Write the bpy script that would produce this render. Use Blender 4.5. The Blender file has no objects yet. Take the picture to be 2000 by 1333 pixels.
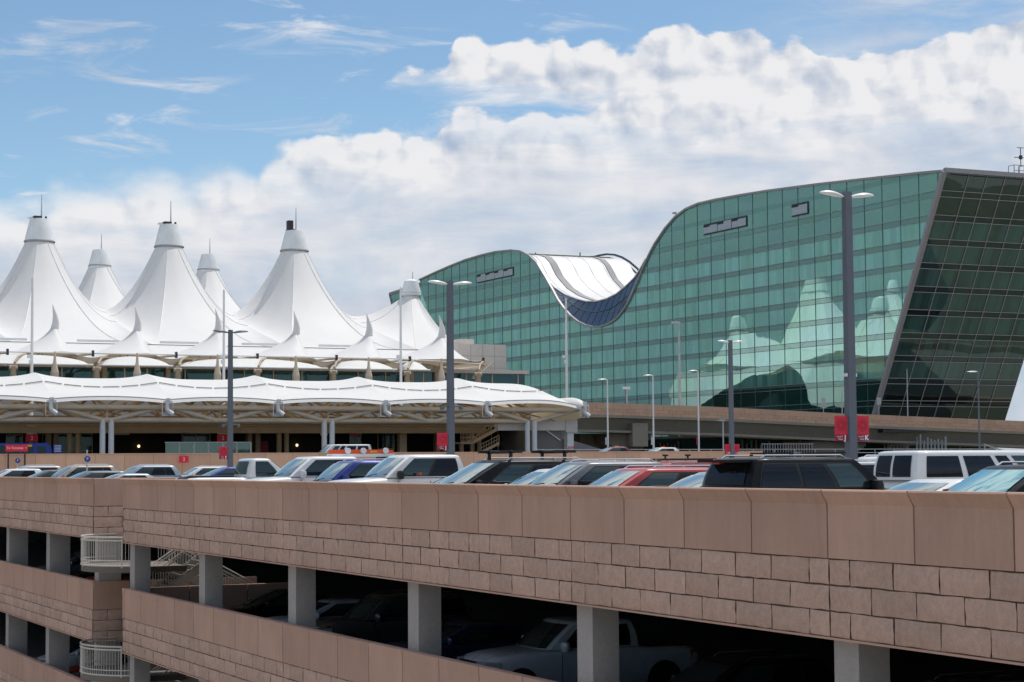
import bpy, math, random
from mathutils import Vector, Matrix
R = math.radians
def lerp(a, b, t): return a + (b-a)*t
SC = bpy.context.scene
COL = SC.collection
rnd = random.Random(7)

# ---------------------------------------------------------------- camera frame
EYE = Vector((0, 0, 1.65))
FPX = 3800.0
YAW = math.atan(0.4737)
PITCH = math.atan(240 / FPX)
ROLL = 0.007
RH = Vector((math.cos(YAW), -math.sin(YAW), 0))
FH = Vector((math.sin(YAW), math.cos(YAW), 0))
UPV = Vector((0, 0, 1))
FWD = FH * math.cos(PITCH) + UPV * math.sin(PITCH)
UP = UPV * math.cos(PITCH) - FH * math.sin(PITCH)
CR = RH * math.cos(ROLL) - UP * math.sin(ROLL)
CU = RH * math.sin(ROLL) + UP * math.cos(ROLL)

def ray(px, py):
    return CR * (px - 1000) + CU * (666.5 - py) + FWD * FPX
def onX(px, py, X):
    v = ray(px, py); return EYE + v * (X / v.x)
def onY(px, py, Y):
    v = ray(px, py); return EYE + v * (Y / v.y)
def onZ(px, py, Z):
    v = ray(px, py); return EYE + v * ((Z - EYE.z) / v.z)
def pxof(p):
    v = Vector(p) - EYE; f = v.dot(FWD)
    return 1000 + FPX * v.dot(CR) / f, 666.5 - FPX * v.dot(CU) / f

cam = bpy.data.cameras.new('camera'); cam.sensor_width = 36; cam.lens = FPX / 2000 * 36
cam.clip_start = 0.5; cam.clip_end = 20000
co = bpy.data.objects.new('camera', cam); COL.objects.link(co)
co.matrix_world = Matrix(((CR.x, CU.x, -FWD.x, EYE.x), (CR.y, CU.y, -FWD.y, EYE.y), (CR.z, CU.z, -FWD.z, EYE.z), (0, 0, 0, 1)))
SC.camera = co

# ---------------------------------------------------------------- mesh builder
class MB:
    def __init__(s): s.v = []; s.f = []; s.m = []
    def add(s, vs, fs, m=0):
        n = len(s.v); s.v += [tuple(p) for p in vs]; s.f += [tuple(i + n for i in f) for f in fs]; s.m += [m] * len(fs); return s
    def box(s, a, b, m=0, M=None):
        x0, y0, z0 = [min(a[i], b[i]) for i in range(3)]; x1, y1, z1 = [max(a[i], b[i]) for i in range(3)]
        vs = [(x0,y0,z0),(x1,y0,z0),(x1,y1,z0),(x0,y1,z0),(x0,y0,z1),(x1,y0,z1),(x1,y1,z1),(x0,y1,z1)]
        if M is not None: vs = [M @ Vector(p) for p in vs]
        return s.add(vs, [(0,3,2,1),(4,5,6,7),(0,1,5,4),(1,2,6,5),(2,3,7,6),(3,0,4,7)], m)
    def tube(s, a, b, r0, r1=None, n=10, m=0, caps=True):
        a = Vector(a); b = Vector(b); r1 = r0 if r1 is None else r1
        d = (b - a).normalized(); u = d.cross(Vector((0,0,1)) if abs(d.z) < .9 else Vector((1,0,0))).normalized(); w = d.cross(u)
        vs = []
        for p, r in ((a, r0), (b, r1)):
            for i in range(n):
                t = 2 * math.pi * i / n; vs.append(p + (u * math.cos(t) + w * math.sin(t)) * r)
        fs = [(i, (i+1) % n, n + (i+1) % n, n + i) for i in range(n)]
        if caps: fs += [tuple(range(n))[::-1], tuple(range(n, 2*n))]
        return s.add(vs, fs, m)
    def path(s, pts, r, n=8, m=0):
        for a, b in zip(pts[:-1], pts[1:]): s.tube(a, b, r, r, n, m)
        return s
    def beam(s, a, b, w, h, m=0):      # rectangular bar from a to b
        a = Vector(a); b = Vector(b); d = (b - a).normalized()
        u = d.cross(UPV) if abs(d.z) < .99 else Vector((1,0,0)); u.normalize(); q = u.cross(d)
        vs = [p + u*(i*w/2) + q*(j*h/2) for p in (a, b) for i, j in ((-1,-1),(1,-1),(1,1),(-1,1))]
        return s.add(vs, [(0,1,2,3),(7,6,5,4),(0,4,5,1),(1,5,6,2),(2,6,7,3),(3,7,4,0)], m)
    def lathe(s, prof, c=(0,0,0), n=20, m=0):
        vs = []
        for r, z in prof:
            for i in range(n):
                t = 2*math.pi*i/n; vs.append((c[0]+r*math.cos(t), c[1]+r*math.sin(t), c[2]+z))
        fs = []
        for k in range(len(prof)-1):
            for i in range(n): fs.append((k*n+i, k*n+(i+1) % n, (k+1)*n+(i+1) % n, (k+1)*n+i))
        if prof[-1][0] > 1e-3: fs.append(tuple((len(prof)-1)*n+i for i in range(n)))
        if prof[0][0] > 1e-3: fs.append(tuple(range(n))[::-1])
        return s.add(vs, fs, m)
    def grid(s, rows, m=0, closed=False):
        nc = len(rows[0]); vs = [p for r in rows for p in r]; fs = []
        for i in range(len(rows)-1):
            for j in range(nc if closed else nc-1):
                k = (j+1) % nc; fs.append((i*nc+j, i*nc+k, (i+1)*nc+k, (i+1)*nc+j))
        return s.add(vs, fs, m)
    def prism(s, poly, axis, a, b, m=0):  # polygon of 2-tuples extruded along axis ('x','y','z') from a to b
        def P(q, t): return (t, q[0], q[1]) if axis == 'x' else (q[0], t, q[1]) if axis == 'y' else (q[0], q[1], t)
        n = len(poly); vs = [P(q, a) for q in poly] + [P(q, b) for q in poly]
        return s.add(vs, [tuple(range(n)), tuple(range(n, 2*n))[::-1]] + [(i, n+i, n+(i+1) % n, (i+1) % n) for i in range(n)], m)
    def mesh(s, name, mats, smooth=None, fix=True):
        me = bpy.data.meshes.new(name); me.from_pydata(s.v, [], s.f)
        for mt in (mats if isinstance(mats, (list, tuple)) else [mats]): me.materials.append(mt)
        if max(s.m or [0]) > 0: me.polygons.foreach_set('material_index', s.m)
        if fix:
            import bmesh
            bm = bmesh.new(); bm.from_mesh(me); bmesh.ops.recalc_face_normals(bm, faces=bm.faces); bm.to_mesh(me); bm.free()
        if smooth:
            me.polygons.foreach_set('use_smooth', [True]*len(me.polygons)); me.set_sharp_from_angle(angle=R(smooth))
        me.update(); return me
    def build(s, name, mats, parent=None, smooth=None, fix=True, loc=None):
        o = bpy.data.objects.new(name, s.mesh(name, mats, smooth, fix)); COL.objects.link(o)
        if parent is not None: o.parent = parent
        if loc is not None: o.location = loc
        return o

def tag(o, label=None, cat=None, group=None, kind=None):
    if label: o['label'] = label
    if cat: o['category'] = cat
    if group: o['group'] = group
    if kind: o['kind'] = kind
    return o
def thing(name, label, cat, loc=(0,0,0), rz=0, group=None):
    o = bpy.data.objects.new(name, None); COL.objects.link(o); o.location = loc; o.rotation_euler = (0, 0, rz)
    o.empty_display_size = .3
    return tag(o, label, cat, group)
def dup(root, loc=None, rz=None, label=None, group=None, cat=None):
    r = root.copy(); COL.objects.link(r)
    if loc is not None: r.location = loc
    if rz is not None: r.rotation_euler = (0, 0, rz)
    if label: r['label'] = label
    if group: r['group'] = group
    for ch in list(root.children):
        c = ch.copy(); COL.objects.link(c); c.parent = r
        for g in list(ch.children):
            d = g.copy(); COL.objects.link(d); d.parent = c
    return r
def setmat(root, old, new):
    for o in [root] + list(root.children) + [g for c in root.children for g in c.children]:
        if o.type in ('MESH', 'FONT'):
            for s in o.material_slots:
                if s.material == old: s.link = 'OBJECT'; s.material = new
def text(s, size, loc, mat, parent, name='lettering', rot=(R(90), 0, 0), align='CENTER', bold=.0, ext=.004):
    c = bpy.data.curves.new(name, 'FONT'); c.body = s; c.size = size; c.align_x = align; c.align_y = 'CENTER'; c.extrude = ext; c.offset = bold
    c.materials.append(mat); o = bpy.data.objects.new(name, c); COL.objects.link(o)
    o.location = loc; o.rotation_euler = rot; o.parent = parent
    return o

# ---------------------------------------------------------------- materials
def newmat(name):
    m = bpy.data.materials.new(name); m.use_nodes = True; nt = m.node_tree; nt.nodes.clear()
    out = nt.nodes.new('ShaderNodeOutputMaterial'); return m, nt, out
def N(nt, t, **k):
    n = nt.nodes.new(t)
    for a, v in k.items():
        if a.startswith('i_'):
            key = a[2:]; key = int(key) if key.isdigit() else key.replace('_', ' ')
            n.inputs[key].default_value = v
        else: setattr(n, a, v)
    return n
def L(nt, a, b): nt.links.new(a, b)
def mth(nt, op, a, b=None, c=None, clamp=False):
    n = nt.nodes.new('ShaderNodeMath'); n.operation = op; n.use_clamp = clamp
    for i, v in enumerate((a, b, c)):
        if v is None: continue
        if isinstance(v, (int, float)): n.inputs[i].default_value = v
        else: nt.links.new(v, n.inputs[i])
    return n.outputs[0]
def mixc(nt, fac, a, b, bt='MIX'):
    n = nt.nodes.new('ShaderNodeMix'); n.data_type = 'RGBA'; n.blend_type = bt
    for k, v in ((0, fac), (6, a), (7, b)):
        if isinstance(v, (int, float)): n.inputs[k].default_value = v
        elif isinstance(v, tuple): n.inputs[k].default_value = (*v[:3], 1)
        else: nt.links.new(v, n.inputs[k])
    return n.outputs[2]
def simple(name, col, rough=.6, metal=0, var=.12, scale=3.0, bump=0.0, bscale=40, spec=.5, coat=0, fine=0):
    m, nt, out = newmat(name)
    b = N(nt, 'ShaderNodeBsdfPrincipled'); L(nt, b.outputs[0], out.inputs[0])
    b.inputs['Roughness'].default_value = rough; b.inputs['Metallic'].default_value = metal
    b.inputs['Specular IOR Level'].default_value = spec; b.inputs['Coat Weight'].default_value = coat
    tc = N(nt, 'ShaderNodeTexCoord')
    n = N(nt, 'ShaderNodeTexNoise', i_Scale=scale, i_Detail=6.0, i_Roughness=.65); L(nt, tc.outputs['Object'], n.inputs['Vector'])
    f = n.outputs[0]
    if fine:
        n3 = N(nt, 'ShaderNodeTexNoise', i_Scale=fine, i_Detail=3.0); L(nt, tc.outputs['Object'], n3.inputs['Vector'])
        f = mth(nt, 'ADD', mth(nt, 'MULTIPLY', f, .55), mth(nt, 'MULTIPLY', n3.outputs[0], .45))
    k = N(nt, 'ShaderNodeMapRange', i_1=.3, i_2=.7, i_3=1-var, i_4=1+var); L(nt, f, k.inputs[0])
    v = N(nt, 'ShaderNodeVectorMath', operation='SCALE'); v.inputs[0].default_value = col; L(nt, k.outputs[0], v.inputs['Scale'])
    L(nt, v.outputs[0], b.inputs['Base Color'])
    if bump:
        n2 = N(nt, 'ShaderNodeTexNoise', i_Scale=bscale, i_Detail=5.0); L(nt, tc.outputs['Object'], n2.inputs['Vector'])
        bp = N(nt, 'ShaderNodeBump', i_Strength=bump, i_Distance=.05); L(nt, n2.outputs[0], bp.inputs['Height']); L(nt, bp.outputs[0], b.inputs['Normal'])
    return m

def wallmat(name, col, rough_face=False):
    m, nt, out = newmat(name)
    b = N(nt, 'ShaderNodeBsdfPrincipled', i_Roughness=.9); b.inputs['Specular IOR Level'].default_value = .15
    L(nt, b.outputs[0], out.inputs[0])
    g = N(nt, 'ShaderNodeNewGeometry'); at = N(nt, 'ShaderNodeAttribute', attribute_name='tone')
    P = g.outputs['Position']
    n1 = N(nt, 'ShaderNodeTexNoise', i_Scale=.55, i_Detail=5.0); L(nt, P, n1.inputs[0])
    mp = N(nt, 'ShaderNodeMapping'); mp.inputs['Scale'].default_value = (3.5, 3.5, .45); L(nt, P, mp.inputs[0])
    n2 = N(nt, 'ShaderNodeTexNoise', i_Scale=1.6, i_Detail=7.0, i_Roughness=.7); L(nt, mp.outputs[0], n2.inputs[0])
    n3 = N(nt, 'ShaderNodeTexNoise', i_Scale=26.0, i_Detail=4.0); L(nt, P, n3.inputs[0])
    s = mth(nt, 'ADD', mth(nt, 'MULTIPLY', n1.outputs[0], .45), mth(nt, 'MULTIPLY', n2.outputs[0], .45))
    s = mth(nt, 'ADD', s, mth(nt, 'MULTIPLY', n3.outputs[0], .2))
    s = mth(nt, 'ADD', s, mth(nt, 'MULTIPLY', at.outputs['Fac'], .12))
    k = N(nt, 'ShaderNodeMapRange', i_1=.3, i_2=.75, i_3=.84, i_4=1.16); L(nt, s, k.inputs[0])
    v = N(nt, 'ShaderNodeVectorMath', operation='SCALE'); v.inputs[0].default_value = col; L(nt, k.outputs[0], v.inputs['Scale'])
    hue = mixc(nt, mth(nt, 'MULTIPLY', n1.outputs[0], .35), v.outputs[0], mixc(nt, 1.0, v.outputs[0], (1.05, .93, .92), 'MULTIPLY'))
    L(nt, hue, b.inputs['Base Color'])
    if rough_face:
        n5 = N(nt, 'ShaderNodeTexNoise', i_Scale=6.5, i_Detail=8.0, i_Roughness=.7); L(nt, P, n5.inputs[0])
        k5 = N(nt, 'ShaderNodeMapRange', i_1=.3, i_2=.7, i_3=.88, i_4=1.13); L(nt, n5.outputs[0], k5.inputs[0])
        v5 = N(nt, 'ShaderNodeVectorMath', operation='SCALE'); L(nt, hue, v5.inputs[0]); L(nt, k5.outputs[0], v5.inputs['Scale']); L(nt, v5.outputs[0], b.inputs['Base Color'])
        n4 = N(nt, 'ShaderNodeTexNoise', i_Scale=5.0, i_Detail=9.0, i_Roughness=.62); L(nt, P, n4.inputs[0])
        bp = N(nt, 'ShaderNodeBump', i_Strength=.6, i_Distance=.07); L(nt, n4.outputs[0], bp.inputs['Height'])
    else:
        bp = N(nt, 'ShaderNodeBump', i_Strength=.12, i_Distance=.01); L(nt, n3.outputs[0], bp.inputs['Height'])
    L(nt, bp.outputs[0], b.inputs['Normal'])
    return m

def glassmat(name, base, tint, fac, rough=.02, fres=.35):
    """opaque reflective glazing: dark body colour under a tinted mirror coat that strengthens at grazing angles"""
    m, nt, out = newmat(name)
    d = N(nt, 'ShaderNodeBsdfPrincipled', i_Roughness=.35); d.inputs['Base Color'].default_value = (*base, 1); d.inputs['Specular IOR Level'].default_value = 0
    g = N(nt, 'ShaderNodeBsdfGlossy', i_Roughness=rough); g.inputs['Color'].default_value = (*tint, 1)
    lw = N(nt, 'ShaderNodeLayerWeight', i_Blend=.35)
    f = mth(nt, 'ADD', mth(nt, 'MULTIPLY', lw.outputs['Facing'], fres), fac, clamp=True)
    tc = N(nt, 'ShaderNodeTexCoord'); n = N(nt, 'ShaderNodeTexNoise', i_Scale=2.2, i_Detail=2.0); L(nt, tc.outputs['Object'], n.inputs[0])
    bp = N(nt, 'ShaderNodeBump', i_Strength=.06, i_Distance=.05); L(nt, n.outputs[0], bp.inputs['Height']); L(nt, bp.outputs[0], g.inputs['Normal'])
    mx = N(nt, 'ShaderNodeMixShader'); L(nt, f, mx.inputs[0]); L(nt, d.outputs[0], mx.inputs[1]); L(nt, g.outputs[0], mx.inputs[2]); L(nt, mx.outputs[0], out.inputs[0])
    return m

def fabric(name, col, trans=.18, tcol=(.9, .74, .5)):
    m, nt, out = newmat(name)
    g = N(nt, 'ShaderNodeNewGeometry')
    n = N(nt, 'ShaderNodeTexNoise', i_Scale=.35, i_Detail=6.0); L(nt, g.outputs['Position'], n.inputs[0])
    c = mixc(nt, mth(nt, 'MULTIPLY', n.outputs[0], .6), col, tuple(x*.84 for x in col))
    d = N(nt, 'ShaderNodeBsdfPrincipled', i_Roughness=.55); d.inputs['Specular IOR Level'].default_value = .25; L(nt, c, d.inputs['Base Color'])
    t = N(nt, 'ShaderNodeBsdfTranslucent'); t.inputs[0].default_value = (*tcol, 1)
    n2 = N(nt, 'ShaderNodeTexNoise', i_Scale=1.4, i_Detail=3.0); L(nt, g.outputs['Position'], n2.inputs[0])
    bp = N(nt, 'ShaderNodeBump', i_Strength=.12, i_Distance=.12); L(nt, n2.outputs[0], bp.inputs['Height']); L(nt, bp.outputs[0], d.inputs['Normal'])
    mx = N(nt, 'ShaderNodeMixShader', i_0=trans); L(nt, d.outputs[0], mx.inputs[1]); L(nt, t.outputs[0], mx.inputs[2]); L(nt, mx.outputs[0], out.inputs[0])
    return m

def paint(name, col, metal=0.0, rough=.35):
    m, nt, out = newmat(name)
    b = N(nt, 'ShaderNodeBsdfPrincipled', i_Roughness=rough); b.inputs['Metallic'].default_value = metal
    dk = max(col) < .03; b.inputs['Coat Weight'].default_value = .15 if dk else .8; b.inputs['Specular IOR Level'].default_value = .2 if dk else .5; b.inputs['Coat Roughness'].default_value = .04
    tc = N(nt, 'ShaderNodeTexCoord'); n = N(nt, 'ShaderNodeTexNoise', i_Scale=2.0, i_Detail=8.0); L(nt, tc.outputs['Object'], n.inputs[0])
    c = mixc(nt, mth(nt, 'MULTIPLY', n.outputs[0], .3), col, tuple(min(1, x*.82+(.012 if max(col) > .03 else .002)) for x in col))
    L(nt, c, b.inputs['Base Color']); L(nt, b.outputs[0], out.inputs[0])
    r = N(nt, 'ShaderNodeMapRange', i_1=.3, i_2=.7, i_3=rough*.8, i_4=rough*1.3); L(nt, n.outputs[0], r.inputs[0]); L(nt, r.outputs[0], b.inputs['Roughness'])
    return m

M = {}
M['panel'] = wallmat('precast_panel', (.50, .328, .254))
M['block'] = wallmat('splitface_block', (.52, .363, .294), True)
M['joint'] = simple('joint_recess', (.21, .125, .098), .95)
M['conc'] = simple('grey_concrete', (.36, .335, .325), .85, var=.14, scale=1.2, bump=.15, fine=14)
M['deck'] = simple('deck_concrete', (.33, .32, .30), .9, var=.18, scale=.4, bump=.1, fine=6)
M['inner_shade'] = simple('shaded_inner_concrete', (.14, .137, .13), .9, var=.25, scale=.8)  # darker concrete for covered levels, interior shade put into the colour
M['asphalt'] = simple('asphalt', (.055, .055, .057), .9, var=.3, scale=.08, bump=.2, fine=3)
M['earth'] = simple('dry_ground', (.16, .15, .10), .95, var=.3, scale=.02, fine=.4)
M['white_line'] = simple('white_marking', (.7, .7, .68), .8)
M['tan'] = wallmat('tan_concrete', (.60, .385, .27))
M['tan_joint'] = simple('tan_joint', (.32, .19, .13), .9)
M['bridge_conc'] = simple('bridge_concrete', (.30, .265, .215), .85, var=.15, scale=.3, bump=.1, fine=4)
M['pier'] = simple('pier_concrete', (.17, .145, .12), .9, var=.2, scale=.3)
M['fab'] = fabric('white_membrane', (.78, .78, .78), .12)
M['fab2'] = fabric('canopy_membrane', (.86, .86, .85), .2)
M['cap'] = simple('cap_metal', (.74, .76, .76), .45, var=.08, scale=.6)
M['mast'] = simple('mast_grey', (.52, .53, .55), .4)
M['dark'] = simple('dark_metal', (.035, .03, .032), .5)
M['beige'] = simple('beige_steel', (.40, .31, .21), .6, var=.12, scale=.5)
M['beige_lt'] = simple('pale_steel', (.66, .54, .41), .55, var=.1, scale=.7)
M['beige_wall'] = simple('beige_wall', (.66, .60, .55), .8, var=.08, scale=.4)
M['steelw'] = simple('white_steel', (.74, .74, .74), .45, var=.08)
M['seam'] = simple('grey_seam', (.33, .32, .31), .7)
M['pole'] = simple('bluegrey_pole', (.12, .135, .165), .45, var=.08, scale=1.5)
M['lampw'] = simple('lamp_white', (.78, .78, .78), .35, var=.05)
M['red'] = simple('red_sign', (.70, .015, .045), .5, var=.08)
M['red_dk'] = simple('dark_red_sign', (.30, .008, .04), .5, var=.1)
M['sign_w'] = simple('sign_white', (.85, .85, .85), .5, var=.02)
M['blue'] = simple('blue_paint', (.010, .045, .30), .35, var=.1)
M['yellow'] = simple('amber', (.9, .45, .02), .4)
M['orange'] = simple('orange_plastic', (.85, .10, .02), .4, var=.1)
M['black'] = simple('black_plastic', (.012, .012, .013), .45)
M['rubber'] = simple('rubber', (.018, .018, .018), .85)
M['rim'] = simple('alloy', (.45, .45, .47), .3, metal=.9)
M['chrome'] = simple('chrome', (.75, .75, .77), .12, metal=1, var=.03)
M['strip_glass'] = glassmat('terminal_glass', (.012, .045, .05), (.35, .55, .55), .12, .04, .25)
M['dark_glass'] = glassmat('shaded_glass', (.010, .022, .022), (.3, .4, .4), .08, .05, .2)
M['rail_glass'] = glassmat('rail_glass', (.10, .17, .16), (.5, .7, .66), .15, .05)
M['shop_dark'] = simple('recess_shade', (.018, .015, .014), .9, var=.3, scale=.3)
M['wind'] = glassmat('windscreen_glass', (.09, .15, .155), (.88, .94, .88), .42, .01, .5)
M['side'] = glassmat('side_glass', (.012, .02, .024), (.55, .70, .72), .08, .01, .32)
M['tintg'] = glassmat('tinted_glass', (.006, .007, .009), (.5, .55, .65), .03, .01, .22)
M['head'] = glassmat('headlight_glass', (.30, .36, .42), (.9, .95, 1), .35, .05, .3)
M['tail'] = simple('taillight_red', (.35, .01, .01), .2, var=.05, coat=.8)
M['blueglass'] = glassmat('parapet_glass', (.05, .06, .085), (.55, .6, .7), .2, .08, .2)
M['roofw'] = simple('roof_membrane', (.64, .64, .65), .5, var=.05, scale=.15)
M['roofg'] = simple('roof_walkway', (.33, .33, .33), .8)
M['trim'] = simple('hotel_trim', (.34, .32, .33), .45, var=.05)
M['mull'] = simple('mullion', (.06, .15, .14), .5)
M['mull_end'] = simple('mullion_end', (.36, .33, .33), .5)
M['mull_lt'] = simple('mullion_light', (.30, .31, .31), .5)
M['grey_wall'] = simple('grey_wall', (.22, .21, .22), .8, var=.08)
M['louver'] = simple('louver_panel', (.42, .47, .52), .5)

def hotelglass(name, zone=True):
    m, nt, out = newmat(name)
    g = N(nt, 'ShaderNodeNewGeometry'); sp = N(nt, 'ShaderNodeSeparateXYZ'); L(nt, g.outputs['Position'], sp.inputs[0])
    X, Y, Z = sp.outputs
    U = Y if zone else X
    fl = mth(nt, 'FLOOR', mth(nt, 'DIVIDE', mth(nt, 'SUBTRACT', Z, 30.2), 3.0))
    fr = mth(nt, 'FRACT', mth(nt, 'DIVIDE', mth(nt, 'SUBTRACT', Z, 30.2), 3.0))
    band = mth(nt, 'LESS_THAN', fr, .25)
    pc = mth(nt, 'FLOOR', mth(nt, 'DIVIDE', U, 4.08 if zone else 3.0))
    cv = N(nt, 'ShaderNodeCombineXYZ'); L(nt, pc, cv.inputs[0]); L(nt, fl, cv.inputs[1])
    wn = N(nt, 'ShaderNodeTexWhiteNoise'); L(nt, cv.outputs[0], wn.inputs[0])
    cv2 = N(nt, 'ShaderNodeCombineXYZ'); L(nt, mth(nt, 'MULTIPLY', U, .85), cv2.inputs[0]); L(nt, mth(nt, 'MULTIPLY', fl, 7.3), cv2.inputs[1])
    st = N(nt, 'ShaderNodeTexNoise', i_Scale=1.0, i_Detail=3.0, i_Roughness=.7); L(nt, cv2.outputs[0], st.inputs[0])
    cv3 = N(nt, 'ShaderNodeCombineXYZ'); L(nt, mth(nt, 'FLOOR', mth(nt, 'MULTIPLY', U, .74)), cv3.inputs[0]); L(nt, fl, cv3.inputs[1])
    wn2 = N(nt, 'ShaderNodeTexWhiteNoise'); L(nt, cv3.outputs[0], wn2.inputs[0])
    cur = mth(nt, 'ADD', mth(nt, 'MULTIPLY', wn2.outputs[0], .45), mth(nt, 'MULTIPLY', wn.outputs[0], .2))
    cur = mth(nt, 'ADD', cur, mth(nt, 'MULTIPLY', mth(nt, 'SUBTRACT', st.outputs[0], .3), 1.1), clamp=True)
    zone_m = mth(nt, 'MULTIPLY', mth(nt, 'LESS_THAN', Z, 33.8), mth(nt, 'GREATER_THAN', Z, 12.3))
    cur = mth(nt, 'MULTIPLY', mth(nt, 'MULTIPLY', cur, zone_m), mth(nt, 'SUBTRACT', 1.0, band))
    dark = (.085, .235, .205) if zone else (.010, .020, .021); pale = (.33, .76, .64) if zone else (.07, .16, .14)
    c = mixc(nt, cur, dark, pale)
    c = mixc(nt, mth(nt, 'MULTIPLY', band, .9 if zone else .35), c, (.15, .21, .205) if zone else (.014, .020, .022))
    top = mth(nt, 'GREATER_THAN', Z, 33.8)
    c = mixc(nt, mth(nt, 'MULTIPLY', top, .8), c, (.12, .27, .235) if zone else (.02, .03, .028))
    c = mixc(nt, mth(nt, 'LESS_THAN', Z, 12.6), c, (.02, .055, .055) if zone else (.006, .012, .014))  # dark lobby glass, plus the terminal's dark reflection put into the colour
    d = N(nt, 'ShaderNodeBsdfPrincipled', i_Roughness=.5); d.inputs['Specular IOR Level'].default_value = 0; L(nt, c, d.inputs['Base Color'])
    gl = N(nt, 'ShaderNodeBsdfGlossy', i_Roughness=.012)
    gt = mixc(nt, wn.outputs[0], (.60, .98, .80) if zone else (.42, .58, .62), (.60, .92, .90) if zone else (.40, .58, .60))
    L(nt, gt, gl.inputs[0])
    # slightly pillowed panes: low waves plus a gentle tilt of every pane
    n1 = N(nt, 'ShaderNodeTexNoise', i_Scale=.16, i_Detail=.0); L(nt, g.outputs['Position'], n1.inputs[0])
    n2 = N(nt, 'ShaderNodeTexNoise', i_Scale=.5, i_Detail=.0); L(nt, g.outputs['Position'], n2.inputs[0])
    hgt = mth(nt, 'ADD', n1.outputs[0], mth(nt, 'MULTIPLY', n2.outputs[0], .08))
    bp = N(nt, 'ShaderNodeBump', i_Strength=1.0, i_Distance=.036 if zone else .06); L(nt, hgt, bp.inputs['Height'])
    vt = N(nt, 'ShaderNodeVectorMath', operation='SCALE'); L(nt, wn.outputs[1], vt.inputs[0]); vt.inputs['Scale'].default_value = .0045
    va = N(nt, 'ShaderNodeVectorMath', operation='ADD'); L(nt, bp.outputs[0], va.inputs[0]); L(nt, vt.outputs[0], va.inputs[1])
    vs = N(nt, 'ShaderNodeVectorMath', operation='SUBTRACT'); L(nt, va.outputs[0], vs.inputs[0]); vs.inputs[1].default_value = (.00225, .00225, .00225)
    vn = N(nt, 'ShaderNodeVectorMath', operation='NORMALIZE'); L(nt, vs.outputs[0], vn.inputs[0]); L(nt, vn.outputs[0], gl.inputs['Normal'])
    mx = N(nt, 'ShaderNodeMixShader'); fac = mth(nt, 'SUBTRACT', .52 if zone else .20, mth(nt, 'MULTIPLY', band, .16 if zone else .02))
    L(nt, fac, mx.inputs[0]); L(nt, d.outputs[0], mx.inputs[1]); L(nt, gl.outputs[0], mx.inputs[2]); L(nt, mx.outputs[0], out.inputs[0])
    return m
M['hotel'] = hotelglass('hotel_glass'); M['hotel_end_shade'] = hotelglass('hotel_end_shaded_glass', False)  # end copy darker: its shade and dark ground reflection are in the colours

# ---------------------------------------------------------------- sky and sun
SUN_EL, SUN_AZV = R(65), Vector((.90, .43, 0)).normalized()   # sun stands towards +X, a little behind the camera
sv = SUN_AZV * math.cos(SUN_EL) + UPV * math.sin(SUN_EL)
sl = bpy.data.lights.new('sun', 'SUN'); sl.energy = 3.2; sl.angle = R(.6); sl.color = (1, .955, .89)
so = bpy.data.objects.new('sun', sl); COL.objects.link(so); so.rotation_euler = sv.to_track_quat('Z', 'Y').to_euler(); so.location = (0, 0, 80)

w = bpy.data.worlds.new('World'); SC.world = w; w.use_nodes = True; w.cycles.sampling_method = 'NONE'; nt = w.node_tree; nt.nodes.clear()
out = N(nt, 'ShaderNodeOutputWorld'); bg = N(nt, 'ShaderNodeBackground', i_Strength=.15); L(nt, bg.outputs[0], out.inputs[0])
sky = N(nt, 'ShaderNodeTexSky', sky_type='NISHITA', sun_disc=False, sun_elevation=SUN_EL, altitude=1600, air_density=1.0, dust_density=.6, ozone_density=1.2)
sky.sun_rotation = math.atan2(SUN_AZV.x, SUN_AZV.y)
tc = N(nt, 'ShaderNodeTexCoord'); D = tc.outputs['Generated']
def dot(v):
    n = N(nt, 'ShaderNodeVectorMath', operation='DOT_PRODUCT'); L(nt, D, n.inputs[0]); n.inputs[1].default_value = v; return n.outputs['Value']
dr, df, dz = dot(RH), dot(FH), dot(UPV)
az = mth(nt, 'ARCTAN2', dr, df)
hyp = mth(nt, 'SQRT', mth(nt, 'ADD', mth(nt, 'MULTIPLY', dr, dr), mth(nt, 'MULTIPLY', df, df)))
el = mth(nt, 'ARCTAN2', dz, hyp)
AZ0, EL1 = .30, .30
azn = mth(nt, 'DIVIDE', mth(nt, 'ADD', az, AZ0), 2*AZ0)
def skypt(px, py):
    v = ray(px, py).normalized(); return (math.atan2(v.dot(RH), v.dot(FH)) + AZ0) / (2*AZ0), math.atan2(v.z, math.hypot(v.dot(RH), v.dot(FH))) / EL1
def curve(pts):
    n = N(nt, 'ShaderNodeFloatCurve'); L(nt, azn, n.inputs['Value']); c = n.mapping.curves[0]
    q = [skypt(*p) for p in pts]; q = [(max(0, min(1, a)), max(0, min(1, b))) for a, b in q]
    c.points[0].location = (0, q[0][1]); c.points[1].location = (1, q[-1][1])
    for a, b in q:
        if .004 < a < .996: c.points.new(a, b)
    for p in c.points: p.handle_type = 'AUTO_CLAMPED'
    n.mapping.update()
    return mth(nt, 'MULTIPLY', n.outputs[0], EL1)
top1 = curve([(-200,420),(0,352),(60,356),(130,328),(250,316),(350,312),(430,305),(495,312),(520,292),(560,274),(640,262),(740,256),(840,246),(880,218),(920,206),(960,222),(1040,205),(1150,196),(1300,160),(1600,150),(2000,120),(2200,120)])
top2 = curve([(600,190),(720,160),(745,145),(800,112),(870,112),(895,74),(925,68),(960,86),(1000,72),(1050,66),(1090,58),(1125,84),(1160,64),(1225,80),(1270,55),(1325,38),(1380,68),(1462,46),(1520,66),(1550,52),(1588,74),(1605,98),(1655,110),(1700,86),(1760,80),(1810,66),(1850,55),(1900,40),(1950,28),(2000,22),(2200,20)])
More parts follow.
